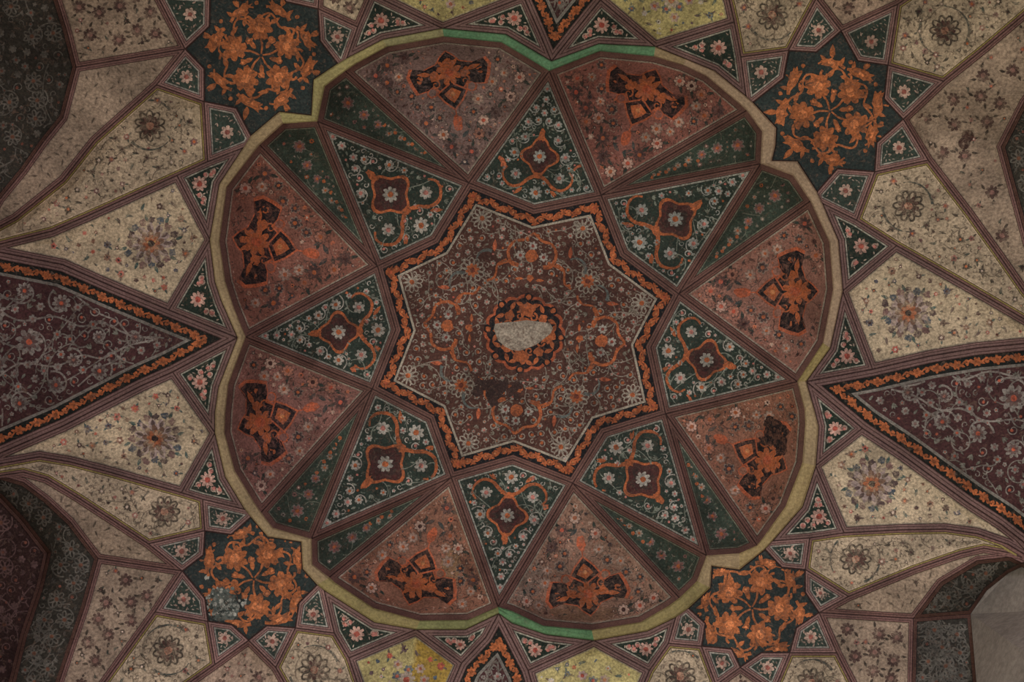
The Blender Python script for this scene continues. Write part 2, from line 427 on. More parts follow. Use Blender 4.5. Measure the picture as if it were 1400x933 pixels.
# --- corner stars and their small kites
def corner(tag, star, kites):
    C('corner_star', star, w=1.2, info={'n': tag})
    for i, k in enumerate(kites): C('star_kite', k, w=6.5, wmap={'rim': 3.0}, info={'n': tag, 'i': i})
corner('SW', ros((343,707),(343,707)) [:1] + [ro(366,734), ro(412,741), ro(414,778), ro(434,800), 'sc34', 'sP4', 'sc45', 'sP5', 'sc56', 'sP6', 'sc67', 'sP7', 'sc78', 'sP8', 'sc81'],
       [['sP8', 'sc81', ro(343,707), ro(335,697), 'swn1'], ['sP7', 'sc78', 'sP8', 'swn2'], ['sP6', 'sc67', 'sP7', 'swn3'], ['sP5', 'sc56', 'sP6', 'swn4'],
        ['sP4', 'sc45', 'sP5', 'swn5'], [ro(443,807), ro(434,800), 'sc34', 'sP4', 'swn6']])
corner('SE', [ro(1046,751), ro(1011,779), ro(973,774), ro(971,804), ro(941,832), 'ec34', 'eP4', 'ec45', 'eP5', 'ec56', 'eP6', 'ec67', 'eP7', 'ec78', 'eP8', 'ec81'],
       [['eP8', 'ec81', ro(1046,751), ro(1056,740), 'sen1'], ['eP7', 'ec78', 'eP8', 'sen2'], ['eP6', 'ec67', 'eP7', 'sen3'], ['eP5', 'ec56', 'eP6', 'sen4'],
        ['eP4', 'ec45', 'eP5', 'sen5'], [ro(924,844), ro(941,832), 'ec34', 'eP4', 'sen6']])
corner('NE', [ro(1029,140), ro(1061,175), ro(1060,198), ro(1055,220), ro(1090,221), ro(1117,263), 'nc34', 'nP4', 'nc45', 'nP5', 'nc56', 'nP6', 'nc67', 'nP7', 'nc78', 'nP8', 'nc81'],
       [[ro(1124,278), ro(1117,263), 'nc34', 'nP4', 'nen6'], ['nP4', 'nc45', 'nP5', 'nen5'], ['nP5', 'nc56', 'nP6', 'nen4'], ['nP6', 'nc67', 'nP7', 'nen3'],
        ['nP7', 'nc78', 'nP8', 'nen2'], ['nP8', 'nc81', ro(1029,140), ro(1020,132), 'nen1']])
corner('NW', [ro(462,87), ro(429,109), ro(426,158), ro(382,153), ro(343,186), 'mc34', 'mP4', 'mc45', 'mP5', 'mc56', 'mP6', 'mc67', 'mP7', 'mc78', 'mP8', 'mc81'],
       [[ro(333,202), ro(343,186), 'mc34', 'mP4', 'nwk1'], ['mP4', 'mc45', 'mP5', 'nwk2'], ['mP5', 'mc56', 'mP6', 'nwk4'], ['mP6', 'mc67', 'mP7', 'nwk5'],
        ['mP7', 'mc78', 'mP8', 'nwk6'], ['mP8', 'mc81', ro(462,87), ro(474,80), 'nwk3']])

# --- pendentive panels of the corners
def pend(nodes, g, rose=None, style='flowers', gold=True, fold=None, w=6.5, label=None):
    C('pendentive', nodes, w=w, fold=fold, info={'g': g, 'rose': rose, 'style': style, 'gold': gold, 'label': label})
CRM = (184, 166, 136); WING = (164, 144, 120); APEX = (176, 152, 128); LAV = CRM; PNK = BEI = GRY = WING
pend(['swn1', 'sP8', 'swn2', 'sl1', 'sl2', 'sl3', 'sl4', 'wsp3', 'wsp2', 'wj', 'wi', 'wh', 'w4'], LAV, (225, 700), label='cream floral panel tapering away from the flaking star')
pend(['swn2', 'sP7', 'sfold', 'sr1', 'sr2', 'sr3', 'sr4', 'wsp3', 'sl4', 'sl3', 'sl2', 'sl1'], PNK, None, 'worn', False)
pend(['sP7', 'swn3', 'sb1', 'sb1x', 'sb2x', 'sb2', 'sb2b', 'sfold'], BEI, None, 'sprays', False)
pend(['swn3', 'sP6', 'swn4', 'sb3', 'sb3x', 'sb1x', 'sb1'], CRM, (230, 890))
pend(['sP5', 'swn4', 'sb3', 'sb3x', 'sb4x', 'sb4', 'swn5'], APEX, None, 'sprays', False, fold=((340, 876), (338, 1010), 0.07, 60))
pend(['swn5', 'sP4', 'swn6', 's3', 'sb5', 'sb5x', 'sb4x', 'sb4'], CRM, (430, 916))
pend(['sen1', 'eP8', 'sen2', 'el1', 'el2', 'el3', 'el4', 'esp3', 'esp2', 'ed', 'ec', 'eb', 'ea', 'e4'], LAV, (1170, 765))
pend(['sen2', 'eP7', 'efold', 'er1', 'er2', 'er3', 'esp4', 'esp3', 'el4', 'el3', 'el2', 'el1'], PNK, None, 'worn', False)
pend(['eP7', 'efold', 'eq1', 'eq1x', 'se1x', 'se1', 'sen3'], WING, None, 'sprays', False)
pend(['eP6', 'sen3', 'se1', 'se1x', 'se2x', 'sen4'], CRM, (1110, 935))
pend(['eP5', 'sen4', 'se2x', 'se3x', 'sen5'], APEX, None, 'sprays', False)
pend(['eP4', 'sen5', 'se3x', 's4x', 'sa4', 's4', 'sen6'], CRM, (930, 925))
pend(['nP4', 'nen5', 'nr1', 'nr2', 'nr3', 'esp0', 'esp1', 'eo', 'en', 'e3', 'nen6'], CRM, (1242, 282))
pend(['nP5', 'nen5', 'nr1', 'nr2', 'nr3', 'esp0', 'nt3', 'nt2', 'nt1', 'nfold', 'nu1', 'nu2', 'nv3', 'nv2', 'nv1', 'nen4'], GRY, None, 'sprays', False, fold=((1235, 163), (1369, 201), 0.08, 70))
pend(['nP6', 'nen4', 'nv1', 'nv2', 'nv3', 'nv4', 'nen3'], CRM, (1292, 42))
pend(['nP7', 'nen3', 'nv4', 'nx5', 'nen2'], APEX, None, 'sprays', False)
pend(['nP8', 'nen2', 'nx5', 'nx4', 'nn', 'n4', 'nen1'], CRM, (1056, 20))
pend(['mP4', 'nwk2', 'mo1', 'mo2', 'mo3', 'wsp0', 'wsp1', 'wg', 'wf', 'w3', 'nwk1'], CRM, (205, 172), fold=((279, 139), (10, 320), 0.08, 60))
pend(['mP5', 'nwk2', 'mo1', 'mo2', 'mo3', 'wsp0', 'mr4', 'mr3', 'mr2', 'mr1', 'mfold'], WING, None, 'worn', False)
pend(['mP5', 'mfold', 'mt1', 'mt2', 'mt3', 'mx1', 'nwk4'], WING, None, 'sprays', False)
pend(['mP6', 'nwk4', 'mx1', 'nwk5'], CRM, None, 'sprays', False)
pend(['mP7', 'nwk5', 'nwk6'], APEX, None, 'sprays', False)
pend(['mP8', 'nwk3', 'n3', 'nx3', 'nwk6'], CRM, None, 'sprays', False)
# --- dark soffits of the corner arches
def soff(nodes, g, style): C('soffit', nodes, w=5.0, info={'g': g, 'style': style})
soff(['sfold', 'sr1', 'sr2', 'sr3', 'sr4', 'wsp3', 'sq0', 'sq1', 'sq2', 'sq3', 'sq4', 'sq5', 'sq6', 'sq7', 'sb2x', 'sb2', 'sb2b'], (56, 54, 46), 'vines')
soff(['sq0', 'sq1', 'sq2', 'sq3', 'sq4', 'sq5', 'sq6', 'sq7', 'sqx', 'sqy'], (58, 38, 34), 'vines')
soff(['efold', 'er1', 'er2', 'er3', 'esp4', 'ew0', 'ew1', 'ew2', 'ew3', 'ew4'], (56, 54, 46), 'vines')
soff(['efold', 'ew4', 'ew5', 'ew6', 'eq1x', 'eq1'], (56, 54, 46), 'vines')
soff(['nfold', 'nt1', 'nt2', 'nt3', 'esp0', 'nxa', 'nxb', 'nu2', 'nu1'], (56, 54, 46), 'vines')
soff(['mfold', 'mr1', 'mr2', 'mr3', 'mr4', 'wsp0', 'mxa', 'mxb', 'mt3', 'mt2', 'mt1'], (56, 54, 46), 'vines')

# ------------------------------------------------------------------ painted ornament (flat print kept as thin paint layers)
class Paint:
    """collects painted shapes in plan units (pixels); sits on one cell"""
    def __init__(self, cell, bound):
        self.cell, self.bound = cell, bound
        self.V, self.F, self.K, self.Z, self.n = [], [], [], [], 0
        self.occ = []
    def _add(self, v, f, c, z):
        v = np.asarray(v, float)
        self.V.append(v); self.F += [tuple(i + self.n for i in t) for t in f]
        j = 0.88 + 0.24 * rng.random()
        self.K.append(np.tile(np.array(lin(c)) * j, (len(v), 1))); self.Z.append(np.full(len(v), z)); self.n += len(v)
    def fan(self, pts, c, z, centre=None):
        pts = np.asarray(pts, float); m = len(pts)
        ctr = pts.mean(0) if centre is None else np.asarray(centre, float)
        k = max(1, int(math.ceil(np.hypot(*(pts - ctr).T).max() / 9.0)))     # rings, so that big shapes follow the curved plaster
        V = [ctr[None]] + [ctr + (pts - ctr) * (t + 1) / k for t in range(k)]
        F = [(0, 1 + i, 1 + (i + 1) % m) for i in range(m)]
        for t in range(k - 1):
            o = 1 + t * m
            F += [(o + i, o + m + i, o + m + (i + 1) % m, o + (i + 1) % m) for i in range(m)]
        self._add(np.vstack(V), F, c, z)
    def stroke(self, pts, w, c, z, taper=(1, 1)):
        P = np.asarray(pts, float)
        if 2 < len(P) < 9:                       # smooth hand-drawn curve through the points
            t0 = np.arange(len(P)); G = np.vstack((2 * P[0] - P[1], P, 2 * P[-1] - P[-2])); out = []
            for i in range(len(P) - 1):
                for u in np.linspace(0, 1, 6, endpoint=False):
                    a, b, c_, d = G[i], G[i + 1], G[i + 2], G[i + 3]
                    out.append(0.5 * (2 * b + (c_ - a) * u + (2 * a - 5 * b + 4 * c_ - d) * u * u + (3 * b - a - 3 * c_ + d) * u ** 3))
            P = np.array(out + [P[-1]])
        n = len(P)
        T = np.gradient(P, axis=0); T /= np.maximum(np.hypot(T[:, 0], T[:, 1]), 1e-9)[:, None]
        nn = np.column_stack((-T[:, 1], T[:, 0]))
        t = np.linspace(0, 1, n); ww = w * 0.5 * (taper[0] * (1 - t) + taper[1] * t) * (0.85 + 0.3 * rng.random(n))
        self._add(np.vstack((P + nn * ww[:, None], P - nn * ww[:, None])), [(i, i + 1, n + i + 1, n + i) for i in range(n - 1)], c, z)
    def disc(self, c, r, colr, z, n=10):
        a = np.linspace(0, 2 * math.pi, n, endpoint=False) + rng.random()
        rr = r * (0.85 + 0.3 * rng.random(n))
        self.fan(np.column_stack((c[0] + rr * np.cos(a), c[1] + rr * np.sin(a))), colr, z, c)
    def blob(self, c, r, colr, z, jag=0.35, n=16, stretch=(1, 1), rot=0.0):
        a = np.linspace(0, 2 * math.pi, n, endpoint=False)
        rr = r * (1 - jag * rng.random(n))
        x, y = rr * np.cos(a) * stretch[0], rr * np.sin(a) * stretch[1]
        cs, sn = math.cos(rot), math.sin(rot)
        self.fan(np.column_stack((c[0] + x * cs - y * sn, c[1] + x * sn + y * cs)), colr, z, c)
    def flower(self, c, r, n, petal, centre, z, edge=None, rot=None):
        rot = rng.random() * 6.28 if rot is None else rot
        m = n * 6
        a = np.linspace(0, 2 * math.pi, m, endpoint=False)
        s = 0.62 + 0.38 * np.abs(np.cos(n * a / 2)) ** 0.7
        s = s * (0.92 + 0.16 * rng.random(m))
        if edge is not None:
            self.fan(np.column_stack((c[0] + r * 1.22 * s * np.cos(a + rot), c[1] + r * 1.22 * s * np.sin(a + rot))), edge, z, c); z += 1
        self.fan(np.column_stack((c[0] + r * s * np.cos(a + rot), c[1] + r * s * np.sin(a + rot))), petal, z, c)
        self.disc(c, r * 0.38, centre, z + 1, 8)
    def daisy(self, c, r, n, line, core, z, w=1.3):
        r0 = rng.random() * 6.28
        for i in range(n):
            a = r0 + 2 * math.pi * i / n
            t = np.linspace(-math.pi, math.pi, 13)
            x = r * 0.62 + r * 0.38 * np.cos(t); y = r * 0.17 * np.sin(t) * (1.25)
            self.stroke(np.column_stack((c[0] + x * math.cos(a) - y * math.sin(a), c[1] + x * math.sin(a) + y * math.cos(a))), w, line, z)
        self.disc(c, r * 0.24, core, z + 1, 8)
    def leaf(self, c, ang, L, W, colr, z):
        t = np.linspace(0, 1, 6)
        x = np.concatenate((t, t[::-1][1:-1])) * L - L / 2
        h = W * 0.5 * np.sin(np.pi * np.clip(t, 0.02, 1) ** 0.8)
        y = np.concatenate((h, -h[::-1][1:-1]))
        ca, sa = math.cos(ang), math.sin(ang)
        self.fan(np.column_stack((c[0] + x * ca - y * sa, c[1] + x * sa + y * ca)), colr, z)
    def curl(self, c, r, ang, colr, z, w=1.5, turns=1.1, hand=1, bud=None):
        t = np.linspace(0, 1, 14)
        a = ang + hand * t * turns * 2 * math.pi
        rr = r * (1 - 0.72 * t)
        P = np.column_stack((c[0] + rr * np.cos(a), c[1] + rr * np.sin(a)))
        self.stroke(P, w, colr, z, (1.2, 0.7))
        if bud: self.disc(P[-1], w * 1.5, bud, z + 1, 7)
    def arc(self, c, r, a0, a1, w, colr, z, taper=(0.4, 1.2)):
        a = np.linspace(a0, a1, 12)
        self.stroke(np.column_stack((c[0] + r * np.cos(a), c[1] + r * np.sin(a))), w, colr, z, taper)
    def ring_band(self, outer, inner, colr, z):
        m = len(outer)
        self._add(np.vstack((outer, inner)), [(i, (i + 1) % m, m + (i + 1) % m, m + i) for i in range(m)], colr, z)
    def wander(self, n, length, w, colr, z=0, sway=0.16, buds=None):
        """long thin tendrils that run over the ground"""
        lo, hi = np.maximum(self.bound.min(0), (-120, -60)), np.minimum(self.bound.max(0), (1520, 1000))
        if (hi <= lo).any(): return
        for _ in range(n):
            q = lo + (hi - lo) * rng.random(2)
            if not pip(q[None], self.bound)[0]: continue
            a = rng.random() * 6.3; k = (rng.random() - 0.5) * 2 * sway; P = [q]
            for i in range(int(length / 3)):
                if rng.random() < 0.10: k = (rng.random() - 0.5) * 2 * sway * 1.3
                a += k; q = q + 3 * np.array([math.cos(a), math.sin(a)]); P.append(q)
                if buds and i % 6 == 3:
                    sd = random.choice((-1, 1))
                    self.leaf(q + 3.2 * np.array([math.cos(a + 1.3 * sd), math.sin(a + 1.3 * sd)]), a + 0.8 * sd, 6.5, 2.4, buds, z)
            self.stroke(np.array(P), w, colr, z, (1, 0.6))
    # room left on the panel
    def free(self, p, r):
        for q, s in self.occ:
            if (p[0] - q[0]) ** 2 + (p[1] - q[1]) ** 2 < (r + s) ** 2: return False
        return True
    def take(self, p, r): self.occ.append(((p[0], p[1]), r))
    def spots(self, r, n, margin=1.0, tries=40):
        """random free places for motifs of radius r"""
        lo, hi = self.bound.min(0), self.bound.max(0)
        lo = np.maximum(lo, (-120, -60)); hi = np.minimum(hi, (1520, 1000))
        if (hi <= lo).any(): return
        pts = lo + (hi - lo) * rng.random((n * tries, 2))
        ok = pip(pts, self.bound)
        pts = pts[ok]
        if not len(pts): return
        pts = pts[bdist(pts, self.bound) > r * 0.9 + margin]
        k = 0
        for p in pts:
            if self.free(p, r * 0.92):
                self.take(p, r * 0.92); k += 1
                yield p
                if k >= n: return
    def mesh(self, clip=None):
        if not self.V: return None
        V = np.vstack(self.V); K = np.vstack(self.K); Z = np.concatenate(self.Z)
        lim = self.bound if clip is None else clip
        ok = pip(V, lim); bad = np.where(~ok)[0]
        if len(bad): ok[bad] = bdist(V[bad], lim) < 0.35
        on = (V[:, 0] > -175) & (V[:, 0] < 1575) & (V[:, 1] > -75) & (V[:, 1] < 1015)
        ok &= on
        F = [f for f in self.F if all(ok[i] for i in f)]
        if not F: return None
        used = np.zeros(len(V), bool)
        for f in F: used[list(f)] = True
        mp = np.cumsum(used) - 1
        F = [tuple(int(mp[i]) for i in f) for f in F]
        V, K, Z = V[used], K[used], Z[used]
        d = self.cell.depth(V) - 0.003 - 0.0011 * Z
        return to3(V, d), F, K

# ---- fills
def fill_vines(p, n1, n2, line=WHITE, cores=(ROSY, ORANGE), leafc=GREY, big=6.5, small=4.0, z=0):
    for q in p.spots(big, n1):
        t = rng.random()
        if t < 0.45: p.flower(q, big * 0.7, 6, line, cores[int(rng.integers(len(cores)))], z)
        elif t < 0.8: p.curl(q, big * 0.9, rng.random() * 6.3, line, z, 1.5, 1.1, random.choice((-1, 1)), cores[0])
        else:
            a = rng.random() * 6.3
            for s in (-0.6, 0, 0.6): p.leaf((q[0] + 3 * math.cos(a + s), q[1] + 3 * math.sin(a + s)), a + s, big * 1.1, big * 0.4, leafc, z)
    for q in p.spots(small, n2):
        t = rng.random()
        if t < 0.35: p.curl(q, small, rng.random() * 6.3, line, z, 1.2, 0.9, random.choice((-1, 1)))
        elif t < 0.65: p.leaf(q, rng.random() * 6.3, small * 1.9, small * 0.8, leafc, z)
        elif t < 0.85: p.flower(q, small * 0.7, 5, line, cores[int(rng.integers(len(cores)))], z)
        else: p.disc(q, small * 0.45, cores[int(rng.integers(len(cores)))], z, 7)

def fill_florets(p, n, r=5.0, petals=(BROWN, ROSY, BLUE), leaves=(TEAL, BROWN), z=0):
    for q in p.spots(r * 1.35, n):
        t = rng.random(); a = rng.random() * 6.3
        if t < 0.6:
            for s in range(int(rng.integers(1, 4))):
                b = a + s * 2.1 + rng.random()
                p.leaf((q[0] + r * 1.0 * math.cos(b), q[1] + r * 1.0 * math.sin(b)), b, r * 1.1, r * 0.45, leaves[int(rng.integers(len(leaves)))], z)
            p.flower(q, r * (0.6 + 0.3 * rng.random()), int(rng.integers(5, 8)), petals[int(rng.integers(len(petals)))], (random.choice((ORANGE, PALE, DKMAROON))), z)
        elif t < 0.85:
            p.leaf(q, a, r * 1.8, r * 0.6, leaves[int(rng.integers(len(leaves)))], z)
            p.stroke([(q[0], q[1]), (q[0] + r * math.cos(a + 2.5), q[1] + r * math.sin(a + 2.5))], 0.9, leaves[0], z)
        else: p.blob(q, r * 0.6, petals[int(rng.integers(len(petals)))], z, 0.5)

def scroll_band(p, path, step, hw, leafc=ORANGE, z=0, closed=False, bold=False):
    """orange scroll running along a centre path"""
    path = np.asarray(path, float)
    if closed: path = np.vstack((path, path[:1]))
    seg = np.hypot(*np.diff(path, axis=0).T); s = np.concatenate(([0], np.cumsum(seg))); L = s[-1]
    def at(t): return np.array([np.interp(t, s, path[:, 0]), np.interp(t, s, path[:, 1])])
    n = max(2, int(L / step))
    w = []
    for i in range(n * 8 + 1):
        t = L * i / (n * 8)
        q = at(t); q2 = at(min(L, t + 1)); q1 = at(max(0, t - 1)); tg = (q2 - q1) / max(1e-6, np.hypot(*(q2 - q1)))
        w.append(q + np.array([-tg[1], tg[0]]) * hw * 0.45 * math.sin(i / 8 * math.pi * 2))
    p.stroke(w, hw * 0.30, leafc, z)
    for i in range(n):
        for ph, sg in ((0.25, -1), (0.75, 1)):
            t = L * (i + ph) / n
            q = at(t); q2 = at(min(L, t + 1)); q1 = at(max(0, t - 1)); tg = (q2 - q1) / max(1e-6, np.hypot(*(q2 - q1)))
            nn = np.array([-tg[1], tg[0]]); an = math.atan2(tg[1], tg[0])
            if bold and sg < 0:
                p.flower(q, hw * 0.90, 6, leafc, tuple(int(v * 0.86) for v in leafc), z + 1)
                for v in (1, -1): p.leaf(q + tg * hw * 1.0 * v + nn * hw * 0.35 * v, an + 0.5, hw * 0.9, hw * 0.5, leafc, z)
            elif bold:
                p.blob(q + nn * hw * 0.1, hw * 0.46, leafc, z + 1, 0.5, 10, (1.2, 0.9), an)
                p.curl(q - nn * hw * 0.4, hw * 0.45, an, leafc, z, 1.5)
            else:
                p.blob(q + nn * hw * 0.12 * sg, hw * 0.66, leafc, z + 1, 0.4, 12, (1.2, 0.95), an)
                p.leaf(q - nn * hw * 0.5 * sg + tg * hw * 0.9, an + 0.6 * sg, hw * 1.5, hw * 0.55, leafc, z)
                p.leaf(q + nn * hw * 0.5 * sg - tg * hw * 0.9, an + 0.6 * sg, hw * 1.4, hw * 0.5, leafc, z)
                p.disc(q, hw * 0.17, ORANGE2, z + 2, 6)

def loc(o, ex):
    ex = np.asarray(ex, float); L = np.hypot(*ex); ex = ex / L; ey = np.array([-ex[1], ex[0]]); o = np.asarray(o, float)
    return (lambda x, y: o + ex * x + ey * y), math.atan2(ex[1], ex[0]), L

def outline(p, poly, w, c, z=0):
    """painted line just inside the opening"""
    inn = inset(poly, np.full(len(poly), w))
    p.ring_band(poly, inn, c, z)
    return dedupe(inn)

# ------------------------------------------------------------------ ceiling shell and builders
shellV, shellF, nsh = [], [], 0
for c in cells:
    m = len(c.P)
    tri = delaunay_2d_cdt([Vector(q) for q in c.P], [], [list(range(m))], 1, 1e-4)
    uv = np.array([tuple(v) for v in tri[0]])
    src = [o[0] if o else -1 for o in tri[3]]
    d = np.array([c.B[s, 2] if s >= 0 else c.depth(uv[i:i + 1])[0] for i, s in enumerate(src)]) + 0.09 + 1.5 * c.bulge + (c.fold[2] * 1.2 if c.fold else 0)
    shellV.append(to3(uv, d)); shellF += [tuple(i + nsh for i in f) for f in tri[2]]; nsh += len(uv)
SV = np.vstack(shellV)
ceiling = build('ceiling', SV, shellF, np.tile(lin((96, 78, 70)), (len(SV), 1)), M_WALL)
ceiling['kind'] = 'structure'
ceiling['label'] = 'painted plaster vault with a scalloped dome, ribs and floral panels'

def panel_mesh(cell, poly, colr, name, step=9.0, lift=0.0, label=None, parent=None, painter=None, colfn=None, hole=None):
    """slab filling poly (plan units) on the cell's surface, with the paint layers of painter in the same mesh"""
    poly = dedupe(poly)
    if area2(poly) < 0: poly = poly[::-1]
    lo, hi = poly.min(0), poly.max(0)
    gx, gy = np.meshgrid(np.arange(lo[0] + step / 2, hi[0], step), np.arange(lo[1] + step / 2, hi[1], step))
    g = np.column_stack((gx.ravel(), gy.ravel()))
    if len(g):
        g = g[pip(g, poly)]
    if len(g): g = g[bdist(g, poly) > step * 0.45]
    # split long edges
    bp = []
    for i in range(len(poly)):
        a, b = poly[i], poly[(i + 1) % len(poly)]
        k = max(1, int(np.hypot(*(b - a)) / (step * 1.4)))
        for t in range(k): bp.append(a + (b - a) * t / k)
    bp = np.array(bp); m = len(bp)
    pts = [Vector(q) for q in bp] + [Vector(q) for q in g]
    tri = delaunay_2d_cdt(pts, [], [list(range(m))], 1, 1e-4)
    uv = np.array([tuple(v) for v in tri[0]]); F = [tuple(f) for f in tri[2]]
    if not len(uv): return None
    d = cell.depth(uv) - lift
    V = to3(uv, d)
    K = np.tile(lin(colr), (len(uv), 1)) if colfn is None else np.array([lin(colfn(q)) for q in uv])
    # skirt
    d0 = cell.depth(bp)
    n0 = len(V)
    V = np.vstack((V, to3(bp, d0 - lift), to3(bp, d0 + 0.06)))
    K = np.vstack((K, np.tile(lin(colr), (2 * m, 1))))
    F += [(n0 + i, n0 + (i + 1) % m, n0 + m + (i + 1) % m, n0 + m + i) for i in range(m)]
    if painter is not None:
        r = painter.mesh(poly)
        if r:
            F += [tuple(i + len(V) for i in f) for f in r[1]]
            V = np.vstack((V, r[0])); K = np.vstack((K, r[2]))
    o = build(name, V, F, K, M_PAINT, parent or ceiling, gnd=np.tile(lin(colr), (len(V), 1)) if colfn is None else None)
    o['_g'] = colr
    if label: o['label'] = label
    return o

def sub_paint(painter, name, parent, clip, label=None):
    r = painter.mesh(clip)
    if not r: return None
    o = build(name, r[0], r[1], r[2], M_PAINT, parent, gnd=np.tile(lin(parent['_g']), (len(r[0]), 1)))
    if label: o['label'] = label
    return o

# ------------------------------------------------------------------ ribs: one object for each edge, from the half strips of the cells on both sides
RELIEF = 0.008
def rib_cols(kind, cell):
    base = MAUVE
    if kind in ('star', 'kite', 'lobe', 'sliver'): base = (122, 88, 78)
    elif kind == 'star_kite': base = (146, 112, 104)
    elif kind in ('spandrel', 'cream', 'maroon'): base = (124, 96, 90)
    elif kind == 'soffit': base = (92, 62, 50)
    return base

rib_parts = {}
for c in cells:
    n = len(c.P)
    base = rib_cols(c.kind, c)
    gold = c.info.get('gold')
    for i in range(n):
        w = c.wid[i]
        if w < 1.0: continue
        j = (i + 1) % n
        if np.hypot(*(c.P[j] - c.P[i])) < 1e-6: continue
        e = c.eid[i]
        a0, a1, b0, b1 = c.P[i], c.P[j], c.I[i], c.I[j]
        prof = [(0, LINE, 0.004), (0.10, LINE, 0.004), (0.12, base, 0.0), (0.48, base, 0.0), (0.50, (84, 60, 54), 0.003), (0.60, (84, 60, 54), 0.003),
                (0.62, (150, 136, 70) if gold else tuple(int(v * 1.06) for v in base), 0.0), (0.86, (150, 136, 70) if gold else base, 0.0), (0.90, LINE, 0.0), (1.0, LINE, 0.0), (1.0, LINE, 0.05)]
        if e[0][:2] == 'ri' and e[1][:2] == 'ri':
            prof = [(0, base, 0.0), (0.45, base, 0.0), (0.9, base, 0.0), (0.92, LINE, 0.0), (1.0, LINE, 0.0), (1.0, LINE, 0.05)]
        if w < 2.5:
            prof = [(0, LINE, 0.002), (0.6, LINE, 0.0), (1.0, LINE, 0.0), (1.0, LINE, 0.05)]
        uv0 = np.array([a0 + (b0 - a0) * t for t, _, _ in prof]); uv1 = np.array([a1 + (b1 - a1) * t for t, _, _ in prof])
        rel = np.array([q[2] for q in prof]) - RELIEF
        ts = np.array([q[0] for q in prof])
        # depth: linear between the edge curve and the panel side
        dI = c.depth(np.vstack((b0, b1)))
        d0 = c.B[i, 2] + (dI[0] - c.B[i, 2]) * ts + rel; d1 = c.B[j, 2] + (dI[1] - c.B[j, 2]) * ts + rel
        V = np.vstack((to3(uv0, d0), to3(uv1, d1))); m = len(prof)
        K = np.array([lin(q[1]) for q in prof] * 2)
        F = [(k, k + 1, m + k + 1, m + k) for k in range(m - 1)]
        rib_parts.setdefault(e, []).append((V, F, K))
for e, parts in rib_parts.items():
    V, F, K, n = [], [], [], 0
    for v, f, k in parts:
        V.append(v); K.append(k); F += [tuple(i + n for i in q) for q in f]; n += len(v)
    nm = 'rim_margin' if (e[0][:2] in ('ri', 'ro') and e[1][:2] == e[0][:2]) else 'rib'
    build(nm, np.vstack(V), F, np.vstack(K), M_RIB, ceiling)

# ------------------------------------------------------------------ cornice
cornice = None
def cornice_piece(i):
    j = (i + 1) % NR
    def prof(k):
        o, n_ = np.array(RO[k], float), np.array(RI[k], float)
        t = [(-0.02, 5.18), (0.0, 5.128), (0.12, 5.118), (0.5, 5.12), (0.88, 5.14), (1.0, 5.158), (1.02, 5.30)]
        return np.array([o + (n_ - o) * q[0] for q in t]), np.array([q[1] for q in t])
    a, da = prof(i); b, db = prof(j)
    V = np.vstack((to3(a, da), to3(b, db))); m = len(da)
    F = [(k, k + 1, m + k + 1, m + k) for k in range(m - 1)]
    mu, mv = (np.array(RO[i]) + np.array(RO[j])) / 2
    c1 = (164, 144, 104)
    if mv < 90 and 600 < mu < 915: c1 = (98, 148, 104)
    elif mv < 60 and 555 < mu <= 600: c1 = (160, 158, 108)
    elif mv > 830 and 683 < mu < 800: c1 = (92, 138, 90)
    elif mv > 840 and 600 < mu < 683: c1 = (128, 132, 80)
    elif mv > 800: c1 = (150, 138, 84)
    elif mu < 520 and mv < 160: c1 = (172, 164, 104)
    elif 1085 < mu < 1150 and 470 < mv < 525: c1 = (158, 142, 84)
    elif mu > 1000 and 640 < mv: c1 = (168, 148, 96)
    elif mu > 930 and mv < 460: c1 = (176, 152, 120)
    ck = [c1] * m
    return V, F, np.array([lin(q) for q in ck] * 2)
# backing moulding that carries the pieces
uvb, db = [], []
for k in range(NR):
    o, n_ = np.array(RO[k], float), np.array(RI[k], float)
    for t, d in ((0.0, 5.19), (1.0, 5.26), (1.0, 5.33), (0.0, 5.3)): uvb.append(o + (n_ - o) * t); db.append(d)
Fb = []
for k in range(NR):
    j = (k + 1) % NR
    for q in range(4): Fb.append((k * 4 + q, k * 4 + (q + 1) % 4, j * 4 + (q + 1) % 4, j * 4 + q))
trim = build('trim_1', to3(uvb, db), Fb, np.tile(lin((150, 128, 92)), (len(uvb), 1)), M_TRIM)
trim['kind'] = 'structure'; trim['label'] = 'scalloped cream and green cornice around the dome'
for i in range(NR):
    V, F, K = cornice_piece(i)
    build('cornice_segment', V, F, K, M_TRIM, trim)

